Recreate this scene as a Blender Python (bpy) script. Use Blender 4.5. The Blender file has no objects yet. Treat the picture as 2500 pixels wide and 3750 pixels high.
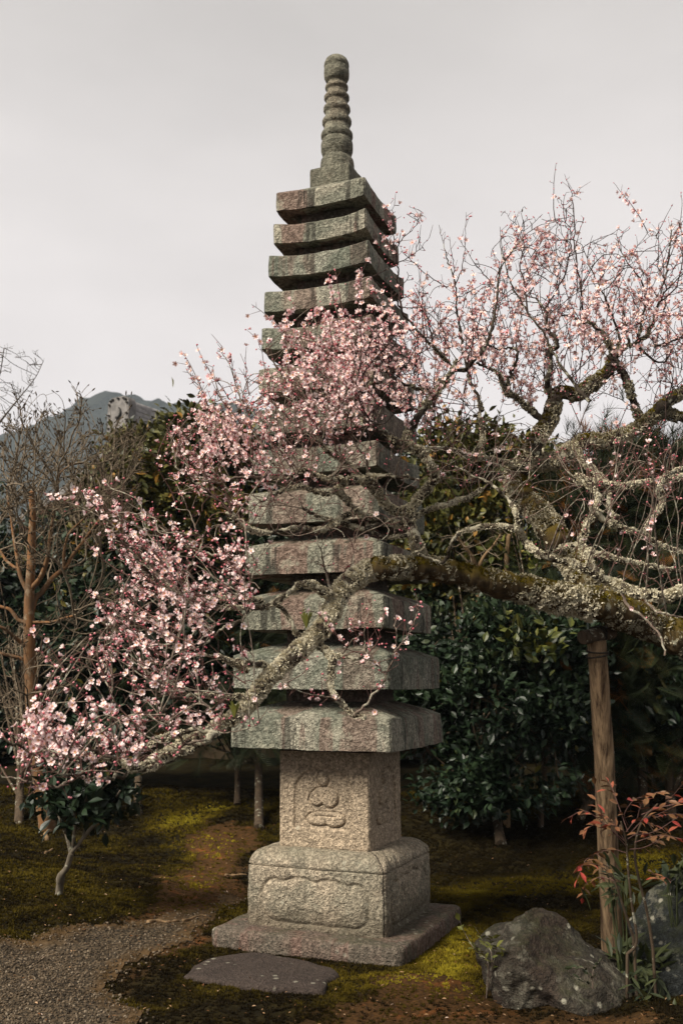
import bpy, math, random
import numpy as np
from mathutils import Vector, Matrix

random.seed(7)
RNG = np.random.default_rng(11)
scn = bpy.context.scene
COL = scn.collection

# ------------------------------------------------------------------ camera
FPX = 3757.0                      # focal length in pixels of the 2500 x 3750 photograph
PITCH = math.radians(9.177)
ROLL = math.radians(0.24)
EYE = np.array([0.0, -6.4, 1.5])
Fw = np.array([0, math.cos(PITCH), math.sin(PITCH)])
Up0 = np.array([0, -math.sin(PITCH), math.cos(PITCH)])
Rt0 = np.array([1.0, 0, 0])
Rt = math.cos(ROLL) * Rt0 + math.sin(ROLL) * Up0
Up = math.cos(ROLL) * Up0 - math.sin(ROLL) * Rt0
cam_d = bpy.data.cameras.new('camera')
cam = bpy.data.objects.new('camera', cam_d)
COL.objects.link(cam)
cam.matrix_world = Matrix(((Rt[0], Up[0], -Fw[0], EYE[0]), (Rt[1], Up[1], -Fw[1], EYE[1]),
                           (Rt[2], Up[2], -Fw[2], EYE[2]), (0, 0, 0, 1)))
cam_d.sensor_fit = 'VERTICAL'
cam_d.sensor_height = 36.0
cam_d.lens = 36.0 * FPX / 3750.0
cam_d.clip_start = 0.05
cam_d.clip_end = 3000
cam_d.dof.use_dof = True
cam_d.dof.focus_distance = 5.1
cam_d.dof.aperture_fstop = 4.2
scn.camera = cam

# ------------------------------------------------------------------ world and sun (overcast)
SUN_EL, SUN_AZ = math.radians(43), math.radians(-50)      # from the left, slightly in front of the pagoda
w = bpy.data.worlds.new("World")
scn.world = w
w.use_nodes = True
nt = w.node_tree
for n in list(nt.nodes):
    nt.nodes.remove(n)
def wn(t, **k):
    n = nt.nodes.new(t)
    for a, b in k.items():
        setattr(n, a, b)
    return n
sky = wn('ShaderNodeTexSky', sky_type='NISHITA')
sky.sun_disc = False
sky.sun_elevation = SUN_EL
sky.sun_rotation = math.pi + SUN_AZ * -1
tc = wn('ShaderNodeTexCoord')
sep = wn('ShaderNodeSeparateXYZ')
nt.links.new(tc.outputs['Generated'], sep.inputs[0])
ramp = wn('ShaderNodeValToRGB')
ramp.color_ramp.elements[0].position = 0.0
ramp.color_ramp.elements[0].color = (0.80, 0.755, 0.745, 1)
ramp.color_ramp.elements[1].position = 1.0
ramp.color_ramp.elements[1].color = (0.27, 0.255, 0.24, 1)  # zenith, out of view, darkened for stronger contrast with the sun
e = ramp.color_ramp.elements.new(0.22); e.color = (0.76, 0.71, 0.695, 1)
e = ramp.color_ramp.elements.new(0.46); e.color = (0.66, 0.62, 0.60, 1)
e = ramp.color_ramp.elements.new(0.62); e.color = (0.50, 0.47, 0.445, 1)
nt.links.new(sep.outputs['Z'], ramp.inputs[0])
mp = wn('ShaderNodeMapping'); mp.inputs['Scale'].default_value = (1.0, 1.0, 2.6)
nt.links.new(tc.outputs['Generated'], mp.inputs[0])
noi = wn('ShaderNodeTexNoise'); noi.inputs['Scale'].default_value = 2.6; noi.inputs['Detail'].default_value = 5
nt.links.new(mp.outputs[0], noi.inputs[0])
mr = wn('ShaderNodeMapRange'); mr.inputs[1].default_value = .3; mr.inputs[2].default_value = .7
mr.inputs[3].default_value = 8.75; mr.inputs[4].default_value = 10.35
nt.links.new(noi.outputs[0], mr.inputs[0])
mry = wn('ShaderNodeMapRange'); mry.inputs[1].default_value = .1; mry.inputs[2].default_value = -.7
mry.inputs[3].default_value = 1.0; mry.inputs[4].default_value = .5  # unseen sky behind the camera dimmed to cut ambient light
nt.links.new(sep.outputs['Y'], mry.inputs[0])
mm = wn('ShaderNodeMath', operation='MULTIPLY'); nt.links.new(mr.outputs[0], mm.inputs[0]); nt.links.new(mry.outputs[0], mm.inputs[1])
vm = wn('ShaderNodeVectorMath', operation='SCALE')
nt.links.new(ramp.outputs[0], vm.inputs[0]); nt.links.new(mm.outputs[0], vm.inputs['Scale'])
mix = wn('ShaderNodeMix', data_type='RGBA'); mix.inputs[0].default_value = 0.96
nt.links.new(sky.outputs[0], mix.inputs[6]); nt.links.new(vm.outputs[0], mix.inputs[7])
bg = wn('ShaderNodeBackground'); bg.inputs[1].default_value = 0.1
nt.links.new(mix.outputs[2], bg.inputs[0])
wo = wn('ShaderNodeOutputWorld'); nt.links.new(bg.outputs[0], wo.inputs[0])

sd = bpy.data.lights.new('sun', 'SUN'); sd.energy = 4.8; sd.angle = math.radians(28); sd.color = (1.0, .92, .79)
so = bpy.data.objects.new('sun', sd); COL.objects.link(so)
sdir = Vector((math.sin(SUN_AZ) * math.cos(SUN_EL), -math.cos(SUN_AZ) * math.cos(SUN_EL), math.sin(SUN_EL)))
so.rotation_euler = sdir.to_track_quat('Z', 'Y').to_euler()
so.location = (-8, -8, 12)
scn.view_settings.view_transform = 'Standard'
scn.view_settings.look = 'None'
scn.view_settings.exposure = 0.42
scn.view_settings.gamma = 1.0
scn.cycles.max_bounces = 6
scn.cycles.diffuse_bounces = 3
USE_HAZE = True

# ------------------------------------------------------------------ helpers
ZT = {'D': (0, 0, 1.5944), 1: (850, 150, .5102), 2: (800, 1250, .574), 3: (700, 2500, .6696), 4: (0, 1200, .6378),
      5: (0, 2500, .6378), 6: (1400, 600, .7015), 7: (1400, 1700, .7015), 8: (1500, 2600, .6378), 9: (1700, 1850, .5102),
      'N': (0, 0, 1)}
def nat(k, pts):
    ox, oy, s = ZT[k]
    return [(ox + p[0] * s, oy + p[1] * s) + tuple(p[2:]) for p in pts]
def pw(px, py, d):
    return EYE + d * (Fw + (px - 1250) / FPX * Rt - (py - 1875) / FPX * Up)
def pd(px, py, d, k='D'):
    ox, oy, s = ZT[k]
    return pw(ox + px * s, oy + py * s, d)
def toimg(P):
    P = np.atleast_2d(P) - EYE
    d = P @ Fw
    return np.stack([1250 + FPX * (P @ Rt) / d, 1875 - FPX * (P @ Up) / d, d], 1)

def _h(i, j, k, s):
    n = (i * 374761393 + j * 668265263 + k * 2147483647 + s * 1274126177) & 0xffffffff
    n = ((n ^ (n >> 13)) * 1274126177) & 0xffffffff
    return ((n ^ (n >> 16)) & 0xffff) / 65535.0
def vnoise(P, scale=1.0, seed=0):
    P = np.asarray(P, float) * scale
    I = np.floor(P).astype(np.int64); f = P - I; f = f * f * (3 - 2 * f)
    r = 0
    for a in (0, 1):
        for b in (0, 1):
            for c in (0, 1):
                wgt = (f[..., 0] if a else 1 - f[..., 0]) * (f[..., 1] if b else 1 - f[..., 1]) * (f[..., 2] if c else 1 - f[..., 2])
                r = r + wgt * _h(I[..., 0] + a, I[..., 1] + b, I[..., 2] + c, seed)
    return r * 2 - 1
def fbm(P, scale=1.0, octv=4, seed=0):
    r = 0; a = 1; t = 0
    for o in range(octv):
        r = r + a * vnoise(P, scale * 2 ** o, seed + o); t += a; a *= .5
    return r / t

class MB:
    def __init__(s):
        s.V = []; s.F = []; s.T = []; s.n = 0
    def add(s, V, F, mat=0, tint=None, smooth=True):
        V = np.asarray(V, float).reshape(-1, 3)
        F = np.asarray(F, np.int64)
        if len(F) == 0: return
        s.V.append(V); s.F.append((F + s.n, mat, smooth)); s.n += len(V)
        if tint is None: tint = .5
        s.T.append(np.broadcast_to(np.asarray(tint, float).reshape(-1) if np.ndim(tint) else tint, (len(V),)).astype(float))
    def build(s, name, mats, parent=None, origin=(0, 0, 0)):
        me = bpy.data.meshes.new(name)
        V = np.concatenate(s.V) - np.asarray(origin, float)
        T = np.concatenate(s.T)
        loops = []; starts = []; tot = []; mi = []; sm = []; c = 0
        for F, m, smo in s.F:
            k = F.shape[1]; loops.append(F.reshape(-1)); n = len(F)
            starts.append(c + np.arange(n) * k); tot.append(np.full(n, k)); c += n * k
            mi.append(np.full(n, m)); sm.append(np.full(n, smo))
        loops = np.concatenate(loops); starts = np.concatenate(starts); tot = np.concatenate(tot)
        me.vertices.add(len(V)); me.vertices.foreach_set('co', V.reshape(-1))
        me.loops.add(len(loops)); me.loops.foreach_set('vertex_index', loops.astype(np.int32))
        me.polygons.add(len(starts)); me.polygons.foreach_set('loop_start', starts.astype(np.int32))
        me.polygons.foreach_set('loop_total', tot.astype(np.int32))
        me.polygons.foreach_set('material_index', np.concatenate(mi).astype(np.int32))
        me.polygons.foreach_set('use_smooth', np.concatenate(sm))
        at = me.attributes.new('tint', 'FLOAT', 'POINT'); at.data.foreach_set('value', T)
        me.update(calc_edges=True)
        me.validate()
        if not isinstance(mats, (list, tuple)): mats = [mats]
        for m in mats: me.materials.append(m)
        o = bpy.data.objects.new(name, me); COL.objects.link(o)
        if parent is not None: o.parent = parent
        else: o.location = origin
        return o
def tag(o, label=None, cat=None, group=None, kind=None):
    if label: o['label'] = label
    if cat: o['category'] = cat
    if group: o['group'] = group
    if kind: o['kind'] = kind
    return o
def thing(name, label, cat, loc, group=None):
    o = bpy.data.objects.new(name, None); COL.objects.link(o); o.location = loc
    o.empty_display_size = .1
    return tag(o, label, cat, group)

def basis(z, roll=None):
    """rotation matrices (m,3,3) whose columns are x, y, z; z given"""
    z = z / (np.linalg.norm(z, axis=1, keepdims=True) + 1e-9)
    h = np.where(np.abs(z[:, 2:3]) > .95, np.array([[1., 0, 0]]), np.array([[0, 0, 1.]]))
    x = np.cross(h, z); x /= np.linalg.norm(x, axis=1, keepdims=True) + 1e-9
    y = np.cross(z, x)
    if roll is not None:
        c, s_ = np.cos(roll)[:, None], np.sin(roll)[:, None]
        x, y = c * x + s_ * y, -s_ * x + c * y
    return np.stack([x, y, z], 2)
def scatter(mb, tv, faces, pos, rot, scl, tint, mats=(0,), vt=None):
    """tv (n,3) template, faces list of (F, mat) ; pos (m,3), rot (m,3,3), scl (m,)"""
    m = len(pos); n = len(tv)
    if m == 0: return
    V = np.einsum('mij,nj->mni', rot, tv) * np.asarray(scl).reshape(m, 1, 1) + np.asarray(pos)[:, None, :]
    T = np.repeat(np.asarray(tint).reshape(m, 1), n, 1)
    if vt is not None: T = T + vt[None, :]
    V = V.reshape(-1, 3); off = (np.arange(m) * n)[:, None, None]
    base = mb.n
    mb.V.append(V); mb.T.append(T.reshape(-1)); mb.n += m * n
    for F, mat, smo in faces:
        F = np.asarray(F, np.int64)
        mb.F.append(((F[None] + off).reshape(-1, F.shape[1]) + base, mat, smo))

def catmull(P, n):
    P = np.asarray(P, float)
    if len(P) < 3:
        t = np.linspace(0, 1, n * (len(P) - 1) + 1)[:, None]
        return P[0] * (1 - t) + P[-1] * t
    Q = np.vstack([2 * P[0] - P[1], P, 2 * P[-1] - P[-2]]); out = []
    for i in range(len(P) - 1):
        a, b, c, d = Q[i], Q[i + 1], Q[i + 2], Q[i + 3]
        for t in np.linspace(0, 1, n, endpoint=False):
            out.append(.5 * (2 * b + (c - a) * t + (2 * a - 5 * b + 4 * c - d) * t * t + (3 * b - a - 3 * c + d) * t ** 3))
    out.append(P[-1])
    return np.array(out)
def tube(mb, P, R, sides=6, mat=0, tint=.5, rough=0., cap=True, seed=0):
    P = np.asarray(P, float); R = np.broadcast_to(np.asarray(R, float), (len(P),))
    n = len(P)
    T = np.gradient(P, axis=0); T /= np.linalg.norm(T, axis=1, keepdims=True) + 1e-9
    h = np.array([0, 0, 1.]) if abs(T[0][2]) < .9 else np.array([1., 0, 0])
    x = np.cross(h, T[0]); x /= np.linalg.norm(x) + 1e-9
    X = [x]
    for i in range(1, n):
        x = X[-1] - T[i] * (X[-1] @ T[i]); x /= np.linalg.norm(x) + 1e-9; X.append(x)
    X = np.array(X); Y = np.cross(T, X)
    a = np.arange(sides) / sides * 2 * math.pi
    V = P[:, None] + R[:, None, None] * (np.cos(a)[None, :, None] * X[:, None] + np.sin(a)[None, :, None] * Y[:, None])
    if rough > 0:
        nz = fbm(V.reshape(-1, 3), 14, 3, seed).reshape(n, sides, 1)
        V = P[:, None] + (V - P[:, None]) * (1 + rough * nz)
    V = V.reshape(-1, 3)
    i = np.arange(n - 1)[:, None] * sides; j = np.arange(sides)[None]; j2 = (j + 1) % sides
    F = np.stack([i + j, i + j2, i + sides + j2, i + sides + j], -1).reshape(-1, 4)
    mb.add(V, F, mat, tint)
    if cap:
        c = len(V)
        V2 = np.vstack([V[-sides:], P[-1:] + T[-1:] * R[-1] * .6]); F2 = [[k, (k + 1) % sides, sides] for k in range(sides)]
        mb.add(V2, F2, mat, tint)
        V2 = np.vstack([V[:sides], P[:1] - T[:1] * R[0] * .3]); F2 = [[(k + 1) % sides, k, sides] for k in range(sides)]
        mb.add(V2, F2, mat, tint)

# ------------------------------------------------------------------ materials
def newmat(name, rough=.8, spec=.3):
    m = bpy.data.materials.new(name); m.use_nodes = True
    b = m.node_tree.nodes['Principled BSDF']; b.inputs['Roughness'].default_value = rough
    b.inputs['Specular IOR Level'].default_value = spec
    return m, m.node_tree, b
def N(nt, t, ins=None, **k):
    n = nt.nodes.new(t)
    for a, b in k.items(): setattr(n, a, b)
    for a, b in (ins or {}).items():
        if hasattr(b, 'is_linked') or isinstance(b, bpy.types.NodeSocket): nt.links.new(b, n.inputs[a])
        else: n.inputs[a].default_value = b
    return n
def noise(nt, vec, scale, detail=3, rough=.55, vscale=None):
    if vscale:
        vec = N(nt, 'ShaderNodeMapping', {0: vec, 'Scale': vscale}).outputs[0]
    return N(nt, 'ShaderNodeTexNoise', {'Vector': vec, 'Scale': scale, 'Detail': detail, 'Roughness': rough}).outputs[0]
def crange(nt, v, a, b, c=0., d=1.):
    return N(nt, 'ShaderNodeMapRange', {0: v, 1: a, 2: b, 3: c, 4: d}).outputs[0]
def cmix(nt, f, a, b, mode='MIX'):
    n = N(nt, 'ShaderNodeMix', data_type='RGBA', blend_type=mode)
    for i, v in ((0, f), (6, a), (7, b)):
        if isinstance(v, bpy.types.NodeSocket): nt.links.new(v, n.inputs[i])
        else: n.inputs[i].default_value = v if i == 0 else tuple(v) + (1,)
    return n.outputs[2]
def mul(nt, a, b):
    n = N(nt, 'ShaderNodeMath', operation='MULTIPLY')
    for i, v in ((0, a), (1, b)):
        if isinstance(v, bpy.types.NodeSocket): nt.links.new(v, n.inputs[i])
        else: n.inputs[i].default_value = v
    return n.outputs[0]
def bump(nt, b, h, strength=.5, dist=.01):
    n = N(nt, 'ShaderNodeBump', {'Height': h, 'Strength': strength, 'Distance': dist})
    nt.links.new(n.outputs[0], b.inputs['Normal'])

def granite(name, base, dark, amount=.5, green=0., pink=0., pale=0., moss=0., stain=.0, speck=1., zfoot=0., spots=.6):
    m, nt, b = newmat(name, .88, .25)
    v = N(nt, 'ShaderNodeTexCoord').outputs['Object']
    g1 = noise(nt, v, 110, 2, .7); g2 = noise(nt, v, 9, 4, .65); g3 = noise(nt, v, 45, 3, .7)
    col = cmix(nt, crange(nt, g2, .35, .68), base, tuple(x * .62 for x in base))
    col = cmix(nt, mul(nt, crange(nt, g3, .47, .60), .9 * speck), col, tuple(min(1, x * 1.6) for x in base))
    g4 = noise(nt, v, 62, 3, .7)
    col = cmix(nt, mul(nt, crange(nt, g4, .52, .62), .65 * speck), col, tuple(x * .33 for x in base))
    col = cmix(nt, mul(nt, crange(nt, g1, .56, .66), .85 * speck), col, dark)
    if green:
        gr = noise(nt, v, 3.2, 4, .6)
        col = cmix(nt, mul(nt, crange(nt, gr, .42, .52), green), col, cmix(nt, crange(nt, g3, .42, .6), (.085, .096, .072), (.19, .205, .16)))
    if pink:
        pk = noise(nt, v, 1.0, 3, .6, (5.2, 5.2, .55))
        col = cmix(nt, mul(nt, crange(nt, pk, .51, .545), pink), col, cmix(nt, crange(nt, g3, .4, .6), (.10, .052, .04), (.29, .185, .15)))
    if pale:
        pl = noise(nt, v, 7, 5, .75)
        col = cmix(nt, mul(nt, crange(nt, pl, .56, .63), pale), col, (.42, .40, .31))
    if stain:
        st = noise(nt, v, 1.0, 4, .7, (7.5, 7.5, .7))
        col = cmix(nt, mul(nt, crange(nt, st, .545, .585), stain), col, (.03, .028, .022))
    if zfoot:
        sp = N(nt, 'ShaderNodeSeparateXYZ', {0: v}).outputs[2]
        jn = N(nt, 'ShaderNodeMath', {0: sp, 1: mul(nt, g2, .12)}, operation='SUBTRACT').outputs[0]
        col = cmix(nt, mul(nt, crange(nt, jn, zfoot, zfoot - .12), .6), col, (.07, .055, .035))
    if moss:
        nz = N(nt, 'ShaderNodeSeparateXYZ', {0: N(nt, 'ShaderNodeNewGeometry').outputs['Normal']}).outputs[2]
        ms = mul(nt, crange(nt, nz, .5, .9), crange(nt, noise(nt, v, 5, 4, .7), .42, .6))
        col = cmix(nt, mul(nt, ms, moss), col, (.055, .06, .022))
    # pale lichen spots
    vo = N(nt, 'ShaderNodeTexVoronoi', {'Vector': v, 'Scale': 13.})
    sp2 = mul(nt, crange(nt, vo.outputs['Distance'], .22, .12), crange(nt, noise(nt, v, 3, 2), .52 - .12 * (spots > .6), .6 - .12 * (spots > .6)))
    col = cmix(nt, mul(nt, sp2, spots), col, (.40, .38, .30))
    nt.links.new(col, b.inputs['Base Color'])
    h = N(nt, 'ShaderNodeMath', {0: mul(nt, g1, .6), 1: mul(nt, g3, 1.2)}, operation='ADD').outputs[0]
    bump(nt, b, h, 1., .022)
    return m
M_SHAFT = granite('granite_light', (.45, .36, .26), (.07, .05, .035), speck=.9)
M_PED = granite('granite_pedestal', (.40, .335, .25), (.06, .05, .035), green=.35, zfoot=.2, moss=.2, pale=.3)
M_PLINTH = granite('stone_plinth', (.155, .115, .09), (.03, .025, .02), green=.25, pink=.5, moss=.35)
M_ROOFS = [granite('roof_stone_a', (.335, .315, .25), (.05, .045, .035), green=.75, pink=.6, stain=.6, moss=.25, pale=.5),
           granite('roof_stone_b', (.35, .325, .255), (.05, .045, .035), green=.6, pink=.75, stain=.75, moss=.2, pale=.5),
           granite('roof_stone_c', (.31, .305, .245), (.045, .045, .035), green=.85, pink=.45, stain=.5, moss=.3, pale=.4)]
M_FIN = granite('finial_stone', (.225, .195, .145), (.04, .035, .025), green=.5, stain=.3, pale=.4)
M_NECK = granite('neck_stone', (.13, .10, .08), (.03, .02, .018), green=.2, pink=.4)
M_STEP = granite('stepping_stone', (.065, .048, .040), (.03, .025, .02), speck=.5)
M_ROCK = granite('rock', (.050, .036, .027), (.015, .013, .011), green=.15, speck=.8, spots=.95, pale=.22, stain=.3, moss=.5)
M_ROCK2 = granite('dark_rock', (.022, .025, .026), (.010, .010, .010), green=.05, spots=.95, pale=.3, moss=.6)

def bark(name, c1, c2, lich=(.40, .39, .30), la=.0, mossa=.0, sc=1., stretch=(30, 30, 6), bdist=.01):
    m, nt, b = newmat(name, .9, .2)
    v = N(nt, 'ShaderNodeTexCoord').outputs['Object']
    n1 = noise(nt, v, 1.0 * sc, 4, .7, stretch)
    col = cmix(nt, crange(nt, n1, .35, .65), c1, c2)
    if la:
        n2 = noise(nt, v, 16 * sc, 5, .72)
        col = cmix(nt, mul(nt, crange(nt, n2, .60 - .22 * la, .66 - .2 * la), .9), col, lich)
    if mossa:
        nz = N(nt, 'ShaderNodeSeparateXYZ', {0: N(nt, 'ShaderNodeNewGeometry').outputs['Normal']}).outputs[2]
        ms = mul(nt, crange(nt, nz, -.2, .4), crange(nt, noise(nt, v, 7, 4, .7), .36, .5))
        col = cmix(nt, mul(nt, ms, mossa), col, cmix(nt, n1, (.06, .042, .012), (.17, .12, .015)))
    nt.links.new(col, b.inputs['Base Color'])
    bump(nt, b, n1, .9, bdist)
    return m
M_LIMB = bark('plum_limb_bark', (.035, .024, .013), (.13, .09, .045), la=.15, mossa=.9)
M_PBR = bark('plum_branch_bark', (.03, .023, .016), (.09, .07, .05), lich=(.44, .41, .31), la=.5)
M_PBRD = bark('plum_branch_bark_dark', (.022, .017, .013), (.07, .055, .04), la=.25)
M_TWIGD = bark('plum_twig_bark_dark', (.03, .017, .016), (.075, .05, .042), sc=2)
M_TWIG = bark('plum_twig_bark', (.10, .072, .056), (.27, .21, .17), la=.35, sc=2)
M_SHOOT = bark('plum_shoot_bark', (.08, .035, .032), (.19, .11, .09), sc=2)
M_ORANGE = bark('orange_bark', (.25, .12, .05), (.10, .07, .045), lich=(.27, .20, .13), la=.25, sc=.8, stretch=(12, 12, 3))
M_BARETWIG = bark('bare_twig_bark', (.25, .195, .135), (.11, .085, .06))
M_FARTWIG = bark('far_twig_bark', (.12, .10, .08), (.07, .06, .05))
M_DARKBARK = bark('dark_bark', (.045, .033, .022), (.10, .07, .045), la=.1)
M_PALEBARK = bark('pale_bark', (.19, .16, .12), (.09, .075, .055), la=.2, sc=.7)
M_POST = bark('post_wood', (.04, .022, .012), (.30, .205, .12), sc=1., stretch=(38, 38, 2.2), bdist=.02)
M_ROPE = bark('rope', (.02, .016, .012), (.05, .04, .03), sc=6)
M_ROOT = bark('root_bark', (.26, .17, .09), (.14, .09, .05), sc=2)

def leafmat(name, ca, cb, cc=None, rough=.38, spec=.5, trans=.0):
    m, nt, b = newmat(name, rough, spec)
    a = N(nt, 'ShaderNodeAttribute', attribute_name='tint').outputs['Fac']
    r = N(nt, 'ShaderNodeValToRGB', {0: a})
    els = r.color_ramp.elements
    els[0].position = 0; els[0].color = ca + (1,); els[1].position = .8; els[1].color = cb + (1,)
    if cc: e = els.new(.97); e.color = cc + (1,)
    nt.links.new(r.outputs[0], b.inputs['Base Color'])
    if trans:
        tr = N(nt, 'ShaderNodeBsdfTranslucent', {0: r.outputs[0]})
        mx = N(nt, 'ShaderNodeMixShader', {0: trans, 1: b.outputs[0], 2: tr.outputs[0]})
        nt.links.new(mx.outputs[0], nt.nodes['Material Output'].inputs[0])
    return m
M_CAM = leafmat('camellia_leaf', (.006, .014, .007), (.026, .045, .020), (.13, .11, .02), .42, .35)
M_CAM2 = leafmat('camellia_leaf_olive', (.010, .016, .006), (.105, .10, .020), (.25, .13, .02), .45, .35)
M_YEL = leafmat('yellow_green_leaf', (.02, .03, .008), (.10, .11, .018), (.26, .2, .03), .45, .4)
M_DEEP = leafmat('deep_green_leaf', (.006, .012, .007), (.018, .030, .014), None, .5, .35)
M_CON = leafmat('conifer_needles', (.010, .018, .008), (.035, .042, .014), (.20, .085, .02), .6, .2)
M_NAN = leafmat('nandina_leaf', (.06, .065, .025), (.20, .082, .036), (.40, .02, .03), .5, .3)
M_SAP = leafmat('sapling_leaf', (.05, .07, .015), (.17, .17, .035), None, .45, .4)
M_BAM = leafmat('bamboo_leaf', (.015, .022, .010), (.06, .07, .025), None, .5, .3)
M_MOSS = leafmat('moss', (.010, .0065, .0018), (.15, .11, .010), (.31, .25, .02), .9, .1)
M_PETAL = leafmat('petal', (.94, .53, .58), (.99, .83, .82), None, .6, .2, trans=.22)
M_CENT = leafmat('stamen', (.62, .30, .08), (.75, .45, .12), None, .6, .2)
M_CALYX = leafmat('calyx', (.30, .035, .06), (.50, .09, .12), None, .6, .2)
M_BUD = leafmat('bud', (.42, .06, .09), (.78, .33, .36), None, .6, .2)
M_LICH = leafmat('lichen', (.16, .14, .08), (.72, .66, .50), None, .95, .1)
M_LITTER = leafmat('litter', (.12, .05, .02), (.35, .22, .12), (.8, .62, .52), .8, .1)

# ------------------------------------------------------------------ ground
def sstep(a, b, x):
    t = np.clip((x - a) / (b - a), 0, 1); return t * t * (3 - 2 * t)
def H(x, y):
    x = np.asarray(x, float); y = np.asarray(y, float)
    h = .33 * sstep(1.6, 4.6, y + .25 * np.abs(x) * .2)
    h = h + .26 * np.exp(-((x + 2.9) ** 2 / 2.6 + (y - .6) ** 2 / 2.2))
    h = h + .10 * np.exp(-((x - 2.6) ** 2 / 1.2 + (y + .2) ** 2 / 1.0))
    h = h + .10 * sstep(0, 1, (np.abs(x) - 6) / 8.)
    P = np.stack([x, y, np.zeros_like(x)], -1)
    near = np.exp(-((x / 1.1) ** 2 + (y / 1.1) ** 2) ** 2)
    h = h * (1 - near) + (1 - near) * (.035 * vnoise(P, 1.3, 3) + .020 * vnoise(P, 5, 5) + .010 * vnoise(P, 15, 9))
    return h
def gp(px, py, k='D'):
    ox, oy, s = ZT[k]; px = ox + px * s; py = oy + py * s
    r = Fw + (px - 1250) / FPX * Rt - (py - 1875) / FPX * Up
    h = 0.
    for _ in range(25):
        t = (h - EYE[2]) / r[2]; p = EYE + t * r; h = .5 * h + .5 * float(H(p[0], p[1]))
    return np.array([p[0], p[1], float(H(p[0], p[1]))])
def inpoly(px, py, poly):
    poly = np.asarray(poly, float); c = np.zeros(np.shape(px), bool); j = len(poly) - 1
    for i in range(len(poly)):
        xi, yi = poly[i]; xj, yj = poly[j]
        c ^= ((yi > py) != (yj > py)) & (px < (xj - xi) * (py - yi) / (yj - yi + 1e-12) + xi); j = i
    return c
def polydist(px, py, poly):
    """signed distance, positive inside"""
    poly = np.asarray(poly, float); d = np.full(np.shape(px), 1e9); j = len(poly) - 1
    for i in range(len(poly)):
        a = poly[j]; b = poly[i]; ab = b - a
        t = np.clip(((px - a[0]) * ab[0] + (py - a[1]) * ab[1]) / (ab @ ab + 1e-12), 0, 1)
        d = np.minimum(d, np.hypot(px - a[0] - t * ab[0], py - a[1] - t * ab[1])); j = i
    return np.where(inpoly(px, py, poly), d, -d)
gravel_poly = [gp(*p)[:2] for p in [(-500, 2060), (-200, 2150), (0, 2160), (180, 2140), (330, 2112), (440, 2085), (520, 2060), (565, 2070), (520, 2105), (440, 2135),
                               (400, 2180), (375, 2210), (300, 2235), (265, 2280), (300, 2340), (330, 2420), (350, 2700), (-600, 2700)]]
earth_poly = [gp(*p)[:2] for p in [(250, 2125), (330, 2060), (430, 1990), (440, 1900), (560, 1880), (560, 2060), (500, 2120), (440, 2200), (380, 2215), (270, 2300)]]
earth2_poly = [gp(*p)[:2] for p in [(700, 2352), (790, 2300), (900, 2245), (1000, 2240), (1090, 2290), (1250, 2330), (1500, 2352), (1500, 2600), (600, 2600)]]
bright_polys = [[gp(*p)[:2] for p in q] for q in (  # yellow-green moss, its sunlit patches painted in as brighter tint
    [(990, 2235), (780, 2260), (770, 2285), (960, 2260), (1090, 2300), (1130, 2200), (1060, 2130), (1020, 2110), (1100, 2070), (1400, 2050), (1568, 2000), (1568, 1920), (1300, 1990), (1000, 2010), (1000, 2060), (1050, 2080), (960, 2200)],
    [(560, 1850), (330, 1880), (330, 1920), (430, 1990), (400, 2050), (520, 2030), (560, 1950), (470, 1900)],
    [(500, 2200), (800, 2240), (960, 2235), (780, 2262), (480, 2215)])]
shade_poly = [gp(*p)[:2] for p in [(880, 1890), (1600, 1870), (1700, 1900), (1568, 1950), (1350, 1990), (1150, 2020), (1000, 2040), (900, 2000)]]  # shade of the camellia bush, painted into the moss as darker tint
def gmask(x, y):
    x = np.asarray(x, float); y = np.asarray(y, float)
    P = np.stack([x, y, 0 * x], -1)
    nz = fbm(P, 3.2, 4, 21) * .16
    g = polydist(x, y, gravel_poly) + nz
    e = np.maximum(polydist(x, y, earth_poly), polydist(x, y, earth2_poly)) + nz * 1.6
    br = np.maximum.reduce([polydist(x, y, q) for q in bright_polys]) + nz * 1.5
    return g, e, br
def grid_axis(lo, hi, flo, fhi, step):
    a = [flo]
    while a[-1] < fhi: a.append(a[-1] + step)
    s_ = step
    up = [a[-1]]
    while up[-1] < hi: s_ *= 1.16; up.append(up[-1] + s_)
    s_ = step; dn = [a[0]]
    while dn[-1] > lo: s_ *= 1.16; dn.append(dn[-1] - s_)
    return np.array(dn[1:][::-1] + a + up[1:])
gx = grid_axis(-900, 900, -4.2, 4.2, .03); gy = grid_axis(-40, 1500, -2.9, 5.0, .03)
X, Y = np.meshgrid(gx, gy); Zg = H(X, Y)
gm, em, bm_ = gmask(X, Y)
def grid_faces(nx, ny):
    i = np.arange(ny - 1)[:, None] * nx; j = np.arange(nx - 1)[None]
    return np.stack([i + j, i + j + 1, i + nx + j + 1, i + nx + j], -1).reshape(-1, 4)
gF = grid_faces(len(gx), len(gy))
gV = np.stack([X, Y, Zg], -1).reshape(-1, 3)
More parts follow.
